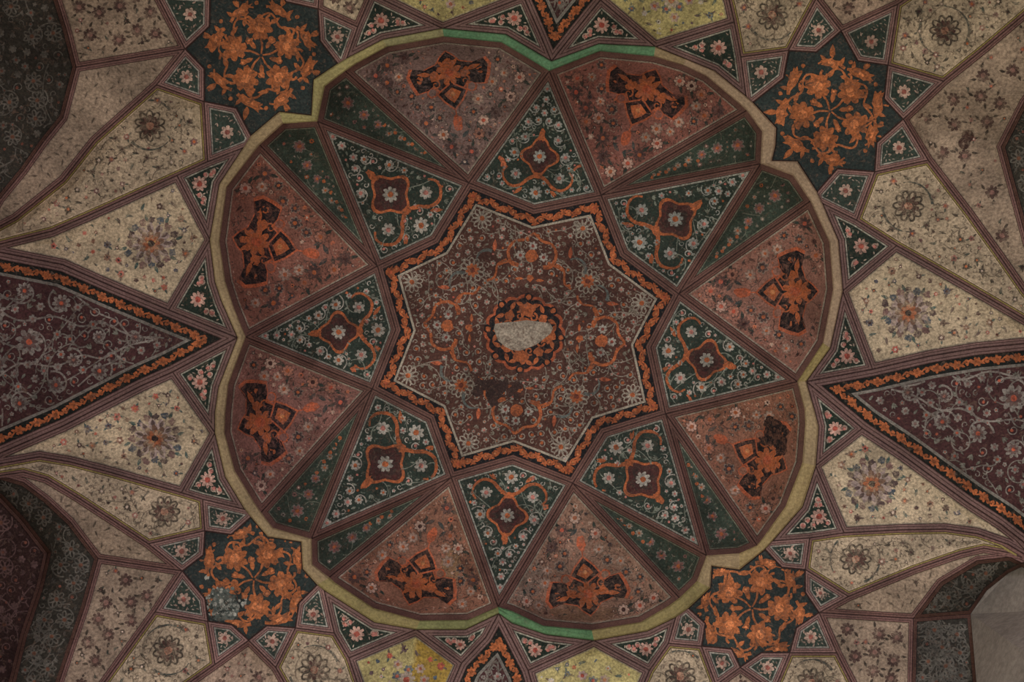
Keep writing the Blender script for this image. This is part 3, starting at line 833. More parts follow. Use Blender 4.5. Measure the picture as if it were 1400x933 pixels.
# ------------------------------------------------------------------ panels
def lobe_panel(c):
    k = c.info['k']
    S = np.array(N['S' + ring[k]][:2])
    poly = c.open
    # axis from the inner tip to the middle of the scallop
    r = poly[np.argsort(-np.hypot(*(poly - S).T))]
    far = poly[np.hypot(*(poly - S).T) > 0.80 * np.hypot(*(poly - S).T).max()]
    tgt = 0.5 * (far.min(0) + far.max(0))
    grounds = [(136, 112, 104), (150, 96, 82), (160, 114, 96), (152, 104, 80), (156, 122, 100), (152, 106, 82), (150, 104, 92), (152, 100, 82)]
    g = grounds[k]
    f, ang, L = loc(S, tgt - S)
    ax_ = (tgt - S) / L; s = float(((poly - S) @ ax_).max()) / 181.0
    p = Paint(c, poly); inn = outline(p, poly, 2.0, (168, 160, 140), 0); p.bound = inn
    q = Paint(c, inn)
    def X(x, y): return f((138 + (x - 138) * 0.84) * s, y * s * 0.84)
    half = [(175, 0), (167, 10), (158, 17), (154, 30), (151, 40), (157, 54), (146, 60), (132, 56), (119, 50), (121, 36), (128, 26), (118, 18), (120, 8)]
    pts = [X(*h) for h in half] + [X(x, -y) for x, y in half[::-1][:-1]]
    ctr = X(143, 0)
    big = [ctr + (np.array(v) - ctr) * 1.09 for v in pts]
    q.fan(big, (196, 96, 48), 0, ctr); q.fan(pts, BLACK, 1, ctr)
    dia = [X(*h) for h in ((126, 0), (113, 21), (101, 13), (88, 0), (101, -13), (113, -21))]
    c2 = X(110, 0)
    q.fan([c2 + (np.array(v) - c2) * 1.18 for v in dia], (196, 96, 48), 0, c2); q.fan(dia, BLACK, 1, c2)
    q.fan([c2 + (np.array(v) - c2) * 0.62 for v in dia], ORANGE, 2, c2); q.disc(c2, 3 * s, ORANGE2, 3, 7)
    q.flower(ctr, 16 * s, 8, ORANGE, (196, 88, 36), 2)
    for y in (24, -24):
        q.blob(X(140, y), 8 * s, ORANGE, 2, 0.45); q.leaf(X(146, y * 1.6), ang + 1.4 * np.sign(y), 18 * s, 6 * s, ORANGE, 2)
        q.blob(X(139, y * 1.95), 5.5 * s, ORANGE, 2, 0.45); q.curl(X(128, y * 0.95), 6 * s, ang, ORANGE, 2, 2.0)
        q.leaf(X(158, y * 0.45), ang + 0.7 * np.sign(y), 13 * s, 5 * s, ORANGE, 2)
        # pale eye shaped buds beside the stem
        q.blob(X(117, y * 1.25), 7.5 * s, (196, 96, 48), 0, 0.2); q.blob(X(117, y * 1.25), 5.2 * s, g, 1, 0.2)
    q.blob(X(161, 0), 5 * s, ORANGE, 2, 0.4)
    p.take(ctr, 34 * s); p.take(X(140, 42), 20 * s); p.take(X(140, -42), 20 * s); p.take(c2, 22 * s)
    if k == 4: p.blob((722, 792), 34, (142, 124, 108), -1, 0.4, 22, (0.7, 1.2), 0.3); p.blob((800, 838), 30, (136, 104, 78), -1, 0.45, 22, (1.8, 0.6), 0.0)
    if k == 5: p.blob((616, 778), 32, (158, 124, 88), -1, 0.45, 22, (0.6, 1.3), 0.25)
    # drop flower towards the tip
    p.blob(X(66, 0), 9 * s, (204, 96, 44), 0, 0.25, 14, (1.3, 0.75), ang); p.take(X(66, 0), 11 * s)
    p.stroke([X(75, 0), X(88, 0)], 1.6, (204, 96, 44), 0)
    for y in (1, -1): p.leaf(X(48, 9 * y), ang + 0.9 * y, 14 * s, 5 * s, (66, 76, 74), 0); p.leaf(X(60, 14 * y), ang - 0.5 * y, 12 * s, 4 * s, (66, 76, 74), 0)
    p.take(X(50, 0), 10 * s)
    for y in (1, -1):
        for x, yy, r in ((96, 36, 6.5), (78, 26, 5.5), (118, 62, 6), (100, 56, 5), (150, 76, 5.5), (128, 82, 5)):
            pos = X(x, yy * y)
            if pip(pos[None], inn)[0] and bdist(pos[None], inn)[0] > r * s * 1.1:
                p.flower(pos, r * s, 7, (70, 62, 62) if rng.random() < 0.5 else (190, 160, 140), ORANGE, 0, edge=(150, 140, 124)); p.take(pos, r * s * 1.3)
                a = rng.random() * 6.3
                p.stroke([pos, pos + 9 * s * np.array([math.cos(a), math.sin(a)]), pos + 15 * s * np.array([math.cos(a + .4), math.sin(a + .4)])], 1.0, (74, 64, 58), 0)
    p.wander(30, 40, 1.1, (110, 76, 66), 0, 0.2, (84, 78, 70))
    for w in p.spots(8.5 * s, 22):
        pc = random.choice(((208, 178, 156), (84, 66, 64), (206, 170, 150), (176, 120, 96)))
        p.flower(w, 7.2 * s, 8, pc, random.choice((ORANGE, (196, 84, 52), (70, 44, 42))), 0, edge=(88, 70, 64)); a = rng.random() * 6.3
        for t in (0, 2.4): p.leaf((w[0] + 11 * s * math.cos(a + t), w[1] + 11 * s * math.sin(a + t)), a + t, 11 * s, 4.2 * s, (54, 66, 60), 0)
    fill_florets(p, 40, 5.4 * s, ((84, 58, 52), (206, 112, 72), (72, 72, 76), (206, 176, 152)), ((50, 62, 56), (84, 54, 48)))
    fill_florets(p, 170, 3.2 * s, ((96, 60, 52), (208, 120, 78), (76, 72, 72), (206, 172, 146)), ((58, 68, 60), (100, 60, 50)))
    for w in p.spots(2.0, 420): p.leaf(w, rng.random() * 6.3, 4.6, 1.4, random.choice(((190, 158, 136), (112, 66, 54), (84, 72, 66), (196, 120, 92))), 0)
    if k == 3:   # dark soot loss over part of the cartouche
        for bx, by, br in ((1052, 578, 11), (1060, 588, 14), (1054, 600, 12), (1066, 604, 12), (1070, 616, 8), (1044, 602, 8)): q.blob((bx, by), br, (24, 26, 30), 5, 0.4, 18)
    names = ['violet grey', 'brick red', 'peach', 'terracotta', 'pale peach', 'tawny', 'rose', 'russet']
    o = panel_mesh(c, poly, g, 'lobe_panel', 8.0, painter=p, label=names[k] + ' scalloped dome panel with a black and orange cartouche')
    sub_paint(q, 'painted_cartouche', o, inn, 'black cartouche with orange blossoms')

def kite_panel(c):
    k = c.info['k']
    poly = c.open
    Cn = np.array(N['C%d' % k][:2]); T = np.array(N['ri%d' % KT[k]][:2])
    base = poly[np.argmin(np.hypot(*(poly - Cn).T))]
    f, ang, L = loc(base, T - base)
    s = L / 178.0
    g = (48, 62, 53)
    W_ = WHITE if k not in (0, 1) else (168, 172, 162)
    p = Paint(c, poly); inn = outline(p, poly, 2.2, (164, 166, 152), 0); p.bound = inn
    q = Paint(c, inn)
    def X(x, y): return f(x * s, y * s)
    lz = []
    for t in np.linspace(0, 2 * math.pi, 32, endpoint=False):
        cs, sn = math.cos(t), math.sin(t)
        rr = 21.0 * (1 + 0.18 * math.cos(4 * t)); lz.append((64 + rr * cs, rr * sn))
    ctr = X(64, 0); pts = np.array([X(*v) for v in lz])
    q.fan(ctr + (pts - ctr) * 1.08, ORANGE, 0, ctr); q.fan(ctr + (pts - ctr) * 0.92, (84, 44, 40), 1, ctr); q.fan(ctr + (pts - ctr) * 0.60, (70, 40, 38), 2, ctr)
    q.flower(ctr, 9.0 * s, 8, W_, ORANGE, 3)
    q.blob(X(40, 0), 6.5 * s, ORANGE, 1, 0.25); q.blob(X(92, 0), 7 * s, ORANGE, 1, 0.3, 14, (1.5, 0.7), ang)
    p.take(ctr, 25 * s); p.take(X(40, 0), 7 * s); p.take(X(94, 0), 8 * s)
    for y in (1, -1):
        # orange arms curling back around a flower
        arm = [X(40, 0), X(33, 12 * y), X(24, 22 * y), X(22, 34 * y), X(30, 44 * y), X(40, 46 * y), X(47, 41 * y)]
        q.stroke(np.array(arm), 4.4 * s, ORANGE, 0, (1.1, 0.5)); q.leaf(X(16, 24 * y), ang + 2.3 * y, 15 * s, 5 * s, ORANGE, 0)
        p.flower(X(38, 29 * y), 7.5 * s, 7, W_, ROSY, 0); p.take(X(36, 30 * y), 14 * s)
        q.arc(X(46, 58 * y), 12 * s, ang - 1.2, ang + 1.6, 6 * s, (206, 108, 56), 0); p.take(X(50, 60 * y), 11 * s)
        for x, yy, r in ((66, 34, 8), (88, 22, 7), (108, 20, 6.5), (112, 7, 5.5), (128, 12, 5.5), (30, 66, 4.5), (54, 48, 5), (76, 46, 5)):
            pos = X(x, yy * y)
            if pip(pos[None], inn)[0] and bdist(pos[None], inn)[0] > r * s * 0.8 and p.free(pos, r * s * 0.8):
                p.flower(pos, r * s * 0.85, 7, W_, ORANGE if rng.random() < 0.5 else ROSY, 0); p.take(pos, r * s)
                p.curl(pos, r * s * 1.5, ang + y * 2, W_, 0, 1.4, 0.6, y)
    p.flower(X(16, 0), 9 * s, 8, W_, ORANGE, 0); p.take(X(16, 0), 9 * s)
    for x in (122, 140, 154):
        pos = X(x, 0)
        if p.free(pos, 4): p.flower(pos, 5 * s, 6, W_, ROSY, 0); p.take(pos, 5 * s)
    p.wander(26, 46, 1.5, (138, 146, 130), 0, 0.24, (120, 130, 114))
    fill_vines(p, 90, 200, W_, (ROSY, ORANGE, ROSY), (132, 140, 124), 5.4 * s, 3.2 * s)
    for w in p.spots(1.8, 90): p.leaf(w, rng.random() * 6.3, 4.4, 1.5, (116, 126, 112), 0)
    o = panel_mesh(c, poly, g, 'kite_panel', 9.0, painter=p,
                   label='dark green kite panel with white vines beside the central star')
    sub_paint(q, 'painted_cartouche', o, inn, 'maroon lozenge outlined in orange with scroll arms')

def sliver_panel(c):
    k = c.info['k']; poly = c.open
    S = np.array(N['S' + ring[k]][:2])
    far = poly[np.hypot(*(poly - S).T) > 0.85 * np.hypot(*(poly - S).T).max()].mean(0)
    p = Paint(c, poly); inn = outline(p, poly, 1.6, (128, 132, 112), 0); p.bound = inn
    f, ang, L = loc(S, far - S)
    x = L * 0.92; r = 11.0
    while x > 75:
        pos = f(x, (rng.random() - 0.5) * r * 0.7)
        if pip(pos[None], inn)[0]:
            p.flower(pos, r * 0.72, 7, (150, 104, 96) if r > 7 else (168, 150, 130), ORANGE, 0, edge=(140, 140, 128) if r > 5 else None); p.take(pos, r)
            if r < 8: p.disc(f(x - r, r * 0.5), 2.6, ORANGE, 1)
        x -= r * 2.5; r = max(4.0, r * 0.84)
    p.wander(16, 30, 1.2, (124, 128, 110), 0, 0.25, (96, 110, 92))
    fill_florets(p, 30, 4.2, ((150, 140, 124), ORANGE, (140, 100, 92)), ((84, 100, 84), (60, 80, 66)))
    fill_florets(p, 40, 2.4, ((150, 140, 124), (120, 124, 108)), ((84, 100, 84), (96, 104, 88)))
    panel_mesh(c, poly, (62, 76, 64), 'sliver_panel', 9.0, painter=p,
               label='narrow green floral sliver panel along the dome rib')

def spandrel_panel(c):
    poly = c.open
    p = Paint(c, poly); inn = outline(p, poly, 2.0, (170, 168, 150), 0); p.bound = inn
    lo, hi = inn.min(0), inn.max(0)
    g = lo + (hi - lo) * rng.random((400, 2)); g = g[pip(g, inn)]
    if len(g):
        dd = bdist(g, inn); b = g[np.argmax(dd)]; R = dd.max()
        p.flower(b, min(11, R * 0.82), 9, (206, 164, 144), random.choice((RED, (196, 92, 70))), 0); p.take(b, R * 0.95)
        for v in inn:
            e = v - b; L = np.hypot(*e)
            if L > R * 1.7:
                pos = b + e * 0.58
                p.curl(pos, 4.2, math.atan2(*(-e)[::-1]), (196, 170, 150), 0, 1.8, 0.9, random.choice((1, -1)), ROSY)
    fill_florets(p, 10, 3.8, ((206, 150, 132), (190, 170, 150)), ((176, 160, 140), (110, 120, 96)))
    for w in p.spots(2.2, 26): p.leaf(w, rng.random() * 6.3, 5, 1.8, (186, 166, 146), 0)
    panel_mesh(c, poly, (34, 50, 40), 'spandrel_panel', 8.0, painter=p, label='small dark green triangle with a pink flower by the cornice')

def rosette(q, ctr, R, cols):
    for i in range(16):
        a = i / 16 * 6.283; rr = R * (0.86 + 0.2 * rng.random())
        q.blob((ctr[0] + rr * math.cos(a), ctr[1] + rr * math.sin(a)), R * 0.2, cols[i % len(cols)], 0, 0.5)
        if i % 2: q.leaf((ctr[0] + rr * 1.15 * math.cos(a + .2), ctr[1] + rr * 1.15 * math.sin(a + .2)), a, R * 0.34, R * 0.14, TEAL, 0)
    q.flower(ctr, R * 0.86, 11, (172, 152, 144), (150, 100, 60), 1)
    for i in range(11):
        a = i / 11 * 6.283
        q.leaf((ctr[0] + R * 0.66 * math.cos(a), ctr[1] + R * 0.66 * math.sin(a)), a, R * 0.36, R * 0.16, (96, 78, 74), 2)
    q.flower(ctr, R * 0.56, 9, (118, 88, 70), (190, 150, 80), 3)
    q.flower(ctr, R * 0.36, 8, (166, 92, 48), (48, 34, 32), 5)

def cream_panel(c):
    poly = c.open; g = c.info['g']; nm = c.info['n']
    p = Paint(c, poly); inn = outline(p, poly, 1.6, (150, 140, 120), 0); p.bound = inn
    q = Paint(c, inn); rc = np.array(c.info['rose'], float)
    o_ = None
    if nm[0] in 'WE':
        rosette(q, rc, 33, ((84, 68, 66), (78, 90, 98), (122, 92, 86))); p.take(rc, 40)
    else:
        for i in range(9):
            a = i * 0.7; rr = 14 if i % 2 else 24
            q.flower((rc[0] + rr * math.cos(a), rc[1] + rr * math.sin(a)), 7, 6, (96, 110, 118) if i % 2 else (176, 150, 140), RED, 0)
        q.flower(rc, 12, 9, (186, 168, 150), RED, 1); p.take(rc, 30)
    if c.info.get('ochre'):   # darker ochre half
        x0 = c.fold[0]; x1 = c.fold[1]
        pass
    petals = ((92, 68, 62), (190, 92, 76), (92, 92, 100), (140, 100, 78)) if nm[0] in 'WE' else ((88, 104, 116), (190, 84, 64), (212, 204, 188), (110, 88, 90))
    fill_florets(p, 40, 6.4, petals, ((84, 104, 96), (112, 96, 84)))
    fill_florets(p, 70, 3.6, petals, ((96, 112, 100), (130, 112, 92)))
    fn = None
    if c.info.get('ochre'):
        a, b = np.array(c.fold[0], float), np.array(c.fold[1], float)
        nrm = np.array([-(b - a)[1], (b - a)[0]])
        fn = lambda w: (170, 140, 48) if (w - a) @ nrm < 0 else g
    tone = 'yellow and ochre' if nm == 'SL' else ('cream' if nm[0] in 'WE' else 'pale yellow')
    o = panel_mesh(c, poly, g, 'floral_panel', 8.0, painter=p, colfn=fn, label=tone + ' kite panel with scattered florets')
    if o: sub_paint(q, 'painted_rosette', o, inn, 'round painted blossom wreath')

def chain_inset(c, extra):
    w = np.where(c.wid > 1.0, c.wid + extra, c.wid)
    return inset(c.P, w)

def banded(c, extra, gap, inner_w):
    A = chain_inset(c, 0); Bq = chain_inset(c, extra); Cq = chain_inset(c, extra + gap)
    return A, Bq, Cq

def ring_panel(c, A, Bq, colr, name, painter, label, lift=0.0, closed=True):
    m = len(A)
    rows = 4
    V = np.vstack([A + (Bq - A) * t for t in np.linspace(0, 1, rows)])
    d = c.depth(V) - lift
    F = []
    for r in range(rows - 1):
        for i in range(m):
            j = (i + 1) % m
            if np.hypot(*(A[i] - Bq[i])) < 0.2 and np.hypot(*(A[j] - Bq[j])) < 0.2: continue
            F.append((r * m + i, r * m + j, (r + 1) * m + j, (r + 1) * m + i))
    V3 = to3(V, d); K = np.tile(lin(colr), (len(V), 1))
    r = painter.mesh(painter.bound)
    if r:
        F += [tuple(i + len(V3) for i in f) for f in r[1]]
        V3 = np.vstack((V3, r[0])); K = np.vstack((K, r[2]))
    o = build(name, V3, F, K, M_PAINT, ceiling, gnd=np.tile(lin(colr), (len(V3), 1)))
    o['label'] = label
    return o

def star_panel(c):
    A, Bq, Cq = banded(c, 16.0, 3.0, 0)
    pb = Paint(c, dedupe(A))
    scroll_band(pb, dedupe((A + Bq) / 2), 26, 7.4, (190, 98, 38), 0, True)
    for v in [(A + Bq)[i] / 2 for i in range(len(A)) if c.nodes and tuple(c.P[i]) in [tuple(N[n][:2]) for n in c.nodes if n[0] == 'S']]:
        pb.flower(v, 7.0, 8, ORANGE, (190, 84, 34), 3)
    ring_panel(c, A, Bq, BLACK, 'border_band', pb, 'black band with orange scrollwork around the central star')
    pw = Paint(c, dedupe(Bq)); 
    ring_panel(c, Bq, Cq, (176, 168, 148), 'border_fillet', pw, 'thin off-white line inside the star border', 0.002)
    poly = dedupe(Cq)
    p = Paint(c, poly); p.bound = poly
    q = Paint(c, poly)
    ctr = np.array([717.0, 456.0])
    # central medallion
    m = 48
    def ringpts(R, amp, nlobe, ph=0.0):
        a = np.linspace(0, 2 * math.pi, m * 2, endpoint=False)
        rr = R * (1 + amp * np.abs(np.cos(nlobe * a / 2 + ph)))
        return np.column_stack((ctr[0] + rr * 1.03 * np.cos(a), ctr[1] + rr * 0.98 * np.sin(a)))
    q.fan(ringpts(50, 0.09, 16), (190, 90, 40), 0, ctr); q.fan(ringpts(46, 0.09, 16), BLACK, 1, ctr)
    for i in range(8):
        a = i / 8 * 6.283 + 0.12
        e = np.array([math.cos(a), math.sin(a)])
        q.blob(ctr + e * 32, 12.5 if i % 2 == 0 else 8, ORANGE, 2, 0.4); q.leaf(ctr + 41 * np.array([math.cos(a + .28), math.sin(a + .28)]), a + 1.2, 13, 6, ORANGE, 2)
        q.leaf(ctr + 41 * np.array([math.cos(a - .28), math.sin(a - .28)]), a - 1.2, 13, 6, ORANGE, 2)
        q.curl(ctr + 25 * np.array([math.cos(a + .4), math.sin(a + .4)]), 6, a, ORANGE, 2, 2.4)
        q.disc(ctr + 50 * e, 6.0, BLACK, 2); q.disc(ctr + 50 * e, 3.6, ORANGE, 3)
    q.fan(ringpts(20, 0.1, 8), ORANGE, 2, ctr)
    # bare plaster patch in its middle
    pa = [(675,450),(677,443),(690,441),(705,440),(720,438),(736,440),(752,442),(756,449),(753,456),(743,464),(734,471),(722,476),(710,480),(700,479),(690,474),(681,466)]
    q.fan(pa, (178, 168, 148), 4, (715, 458))
    p.take(ctr, 58)
    ax = math.atan2(-370, 36)            # direction of the north cusp
    for i in range(4):
        a = ax + i * math.pi / 2
        f, an, L = loc(ctr, (math.cos(a), math.sin(a)))
        x0 = 106
        # heart shaped orange cartouche around an orange blossom
        for y in (1, -1):
            q.stroke([f(x0 + 32, 0), f(x0 + 22, 12 * y), f(x0 + 18, 26 * y), f(x0 + 4, 33 * y), f(x0 - 12, 27 * y), f(x0 - 14, 17 * y)], 4.2, ORANGE, 0, (0.8, 1.1))
            q.stroke([f(x0 - 14, 17 * y), f(x0 - 10, 30 * y), f(x0 - 16, 44 * y)], 4.0, ORANGE, 0, (1.2, 0.6))
            p.take(f(x0 + 4, 32 * y), 5); p.take(f(x0 + 20, 18 * y), 4)
            q.leaf(f(x0 + 10, 52 * y), an, 17, 6, (204, 100, 50), 0); p.take(f(x0 + 10, 52 * y), 8)
        q.blob(f(x0, 0), 9.5, ORANGE, 1, 0.22); p.take(f(x0, 0), 10)
        for y in (1, -1, 0.001):
            p.flower(f(x0 + 14 * (abs(y) < .5), 16 * y), 6.5, 7, WHITE, (150, 70, 56), 0); p.take(f(x0 + 14 * (abs(y) < .5), 16 * y), 6.5)
        p.blob(f(x0 - 30, 0), 6, ORANGE, 0, 0.35); p.take(f(x0 - 30, 0), 7)
        for y in (1, -1): p.leaf(f(x0 - 32, 14 * y), an + 1.5, 12, 4, ORANGE, 0); p.take(f(x0 - 32, 14 * y), 6)
        b = a + math.pi / 4
        f, an, L = loc(ctr, (math.cos(b), math.sin(b)))
        x1 = 112
        q.daisy(f(x1, 0), 17, 12, (170, 162, 144), ORANGE, 0, 1.8); q.flower(f(x1, 0), 9.5, 8, ORANGE, (128, 62, 40), 1); p.take(f(x1, 0), 17)
        for y in (1, -1):
            p.arc(f(x1 - 2, 24 * y), 14, an + (0.2 if y > 0 else -0.2) - 1.2, an + 1.2, 4.0, (112, 124, 118), 0); p.take(f(x1 + 6, 27 * y), 7)
            q.stroke([f(x1 - 24, 6 * y), f(x1 - 26, 18 * y), f(x1 - 16, 32 * y), f(x1 - 18, 46 * y)], 3.4, ORANGE, 0, (1.1, 0.7))
            p.take(f(x1 - 22, 24 * y), 5)
    for s in ring:
        S = np.array(N['S' + s][:2]); e = S - ctr; L = np.hypot(*e); e /= L
        b = ctr + e * (L - 52)
        p.daisy(b, 14.5, 11, (180, 172, 154), ORANGE, 0, 1.7); p.take(b, 14)
        p.flower(ctr + e * (L - 34), 4.5, 6, WHITE, ROSY, 0); p.take(ctr + e * (L - 34), 4.5)
    p.wander(150, 60, 1.5, (158, 148, 132), 0, 0.22, (140, 136, 118))
    fill_vines(p, 330, 700, (164, 154, 138), (ORANGE, (170, 80, 60), ROSY), (142, 140, 122), 6.0, 3.6)
    for w in p.spots(1.7, 420): p.leaf(w, rng.random() * 6.3, 4.2, 1.3, (140, 128, 112), 0)
    for i in range(26):      # soot stained loss below the medallion
        p.blob((678 + 17 * rng.standard_normal(), 529 + 9 * rng.standard_normal()), 5 + 5 * rng.random(), (64, 48, 44), 4, 0.5, 14)
    p.wander(6, 30, 1.3, (140, 132, 118), 0, 0.2)
    o = panel_mesh(c, poly, (88, 56, 46), 'central_star_panel', 10.0, painter=p, label='maroon eight pointed star panel full of white vines at the dome top')
    sub_paint(q, 'painted_medallion', o, poly, 'orange and black medallion with a bare plaster patch, and orange scrolls')

def maroon_panel(c):
    nm = c.info['n']
    A, Bq, Cq = banded(c, 17.0, 4.0, 0)
    keep = [i for i in range(len(A)) if c.wid[i] > 1 or c.wid[i - 1] > 1]
    path = np.array([(A[i] + Bq[i]) / 2 for i in keep])
    # start the path at an end of the open chain
    gap = [k for k in range(len(keep)) if keep[k] - keep[k - 1] != 1 and k > 0]
    if gap: path = np.vstack((path[gap[0]:], path[:gap[0]]))
    pb = Paint(c, dedupe(A))
    scroll_band(pb, dedupe(path), 27 if nm in 'WE' else 22, 7.6, (186, 98, 36), 0, False, True)
    names = {'W': 'west', 'E': 'east', 'N': 'north', 'S': 'south'}
    ring_panel(c, A, Bq, (24, 30, 26), 'border_band', pb, 'black band with orange blossoms edging a maroon triangle')
    ring_panel(c, Bq, Cq, (126, 122, 112), 'border_fillet', Paint(c, dedupe(Bq)), 'grey line inside the orange border', 0.002)
    poly = dedupe(Cq)
    p = Paint(c, poly); L_ = (140, 134, 124)
    f, an, L = loc(np.array(N[c.nodes[[i for i, n in enumerate(c.nodes) if n[:2] == 'ro'][0]]][:2]), np.array({'W': (-1, 0.02), 'E': (1, 0.08), 'N': (0.1, -1), 'S': (-.02, 1)}[nm], float))
    if nm in 'WE':
        for x, y, r in ((285, 0, 19), (190, -42 if nm == 'W' else 40, 12), (250, -60, 12), (240, 52, 13), (190, 5, 9), (330, -30, 14), (330, 42, 14), (225, -26, 10), (140, 4, 9), (290, 70, 12), (370, 0, 16), (300, -84, 12)):
            pos = f(x, y)
            if pip(pos[None], poly)[0] and bdist(pos[None], poly)[0] > r:
                p.flower(pos, r, 9, L_, (96, 60, 52), 0); p.flower(pos, r * 0.62, 8, (104, 84, 78), (190, 84, 44) if r > 11 else (150, 100, 84), 2); p.take(pos, r * 1.05)
                p.curl(pos, r * 1.7, rng.random() * 6.3, L_, 0, 2.4, 0.7, random.choice((1, -1)))
        for y in (1, -1):
            p.stroke([f(110, 0), f(150, 8 * y), f(185, 24 * y), f(215, 20 * y), f(250, 34 * y), f(300, 30 * y), f(345, 60 * y)], 2.6, L_, 0)
            p.stroke([f(150, 8 * y), f(165, 26 * y), f(190, 38 * y), f(220, 62 * y)], 2.2, L_, 0)
    p.wander(70, 90, 2.2, (128, 122, 112), 0, 0.2, (118, 116, 104))
    fill_vines(p, 170, 260, L_, ((170, 80, 50), (128, 100, 92), (150, 90, 80)), (120, 122, 108), 8.5, 4.6)
    panel_mesh(c, poly, (70, 40, 40), 'vine_panel', 11.0, painter=p, label='deep maroon triangle with grey vines pointing at the %s cusp' % names[nm])

def corner_star_panel(c):
    nm = c.info['n']; poly = c.open
    p = Paint(c, poly); ctr = 0.5 * (poly.min(0) + poly.max(0)); ctr = {'SW': np.array([347., 792.]), 'SE': np.array([1028., 832.]), 'NE': np.array([1135., 152.]), 'NW': np.array([357., 76.])}[nm]
    g = (44, 56, 54)
    oc = (184, 102, 40)
    o2 = tuple(min(255, int(v * 1.18 + 14)) for v in oc)
    q = Paint(c, poly)
    rot0 = {'SW': 0.2, 'SE': 0.0, 'NE': 0.5, 'NW': 0.9}[nm]
    for i in range(5):
        a = rot0 + i * 6.283 / 5
        e = np.array([math.cos(a), math.sin(a)]); t = np.array([-e[1], e[0]])
        q.stroke([ctr + e * 2, ctr + e * 14 + t * 2, ctr + e * 26], 3.0, oc, 0, (0.7, 1.1))
        b = ctr + e * 38
        q.flower(b, 18, 7, oc, o2, 0, rot=a); q.blob(b + e * 8, 8.5, oc, 1, 0.5, 12, (1.4, 0.7), a); q.blob(b - t * 2, 5, o2, 2, 0.5)
        for y in (1, -1): q.leaf(b + t * 11 * y + e * 3, a + 1.0 * y, 15, 6.5, oc, 0)
        a2 = a + 0.63; e2 = np.array([math.cos(a2), math.sin(a2)])
        q.leaf(ctr + e2 * 20, a2, 17, 6.5, oc, 0); q.blob(ctr + e2 * 26, 6, oc, 1, 0.45); q.disc(ctr + e2 * 27, 2, o2, 2, 6)
    wv = np.linspace(0, 2 * math.pi, 121)
    q.stroke(np.column_stack((ctr[0] + (53 + 6 * np.sin(8 * wv)) * np.cos(wv), ctr[1] + (53 + 6 * np.sin(8 * wv)) * np.sin(wv))), 2.8, oc, 0)
    for i in range(10):
        a = rot0 + i * 0.6283
        q.curl(ctr + 50 * np.array([math.cos(a + .3), math.sin(a + .3)]), 7, a, oc, 0, 3.0, 0.8, 1 if i % 2 else -1)
    for i in range(8):
        a = rot0 + 0.2 + i * 6.283 / 8 + 0.08 * rng.standard_normal()
        e = np.array([math.cos(a), math.sin(a)]); t = np.array([-e[1], e[0]]); h = 1 if i % 2 else -1
        b = ctr + e * 66
        q.stroke([b - t * 19 * h - e * 2, b - t * 8 * h + e * 4, b + t * 6 * h + e * 1, b + t * 18 * h - e * 7], 4.6, oc, 0, (0.5, 1.0))
        q.blob(b - t * 2 * h, 12.5, oc, 1, 0.5, 16, (1.7, 0.75), a + 1.57 + 0.2 * h); q.leaf(b + t * 14 * h + e * 3, a + 0.5 * h, 13, 5.5, oc, 1); q.leaf(b - t * 12 * h + e * 6, a - 0.8 * h, 13, 5, oc, 1)
        q.blob(b - t * 1 * h, 4, o2, 2, 0.5, 10, (1.6, 0.8), a + 1.57); q.leaf(ctr + e * 82, a, 20, 8, oc, 0); q.leaf(ctr + e * 52, a + 0.6, 15, 6, oc, 0); q.leaf(ctr + 50 * np.array([math.cos(a + .4), math.sin(a + .4)]), a + 1.9, 16, 6, oc, 0)
        q.disc(ctr + 0.86 * 84 * np.array([math.cos(a + .36), math.sin(a + .36)]), 3.0, oc, 0, 8)
    if nm == 'SW':   # flaked patch
        for i in range(90):
            w = (305 + 26 * rng.standard_normal() * 0.55, 828 + 20 * rng.standard_normal() * 0.6)
            p.blob(w, 2 + 3 * rng.random(), random.choice(((150, 156, 144), (104, 112, 102), (60, 70, 64), (176, 178, 164))), 0, 0.5, 9)
        q.blob((304, 828), 27, (96, 106, 98), 3, 0.3, 20)
        for i in range(110):
            w = (304 + 13 * rng.standard_normal(), 828 + 12 * rng.standard_normal())
            q.blob(w, 1.5 + 2.6 * rng.random(), random.choice(((150, 156, 144), (62, 72, 66), (182, 184, 170))), 4, 0.5, 8)
    tone = 'dark flaking' if nm == 'SW' else 'dark'
    o = panel_mesh(c, poly, g, 'eight_pointed_star_panel', 10.0, painter=p, label=tone + ' eight pointed star panel with orange arabesque beside the cornice')
    sub_paint(q, 'painted_arabesque', o, poly, 'orange arabesque of blossoms and leaves')

def star_kite_panel(c):
    poly = c.open
    p = Paint(c, poly)
    in1 = inset(poly, np.full(len(poly), 2.0)); p.ring_band(poly, in1, (176, 172, 158), 0); inn = dedupe(in1); p.bound = inn
    lo, hi = inn.min(0), inn.max(0)
    g = lo + (hi - lo) * rng.random((300, 2)); g = g[pip(g, inn)]
    if len(g):
        dd = bdist(g, inn); b = g[np.argmax(dd)]; R = dd.max()
        p.flower(b, min(9.5, R * 0.85), 7, (206, 174, 152), (170, 96, 80), 0); p.take(b, R * 0.8)
        for i in range(5): p.leaf(b + R * 0.95 * np.array([math.cos(i * 1.26), math.sin(i * 1.26)]), i * 1.26 + 0.8, 6, 2.2, (190, 160, 140), 0)
    for w in p.spots(2.0, 14): p.leaf(w, rng.random() * 6.3, 4.2, 1.6, (170, 156, 138), 0)
    panel_mesh(c, poly, (54, 70, 60), 'star_kite_panel', 8.0, painter=p, label='little green kite panel with a pink flower beside a corner star')

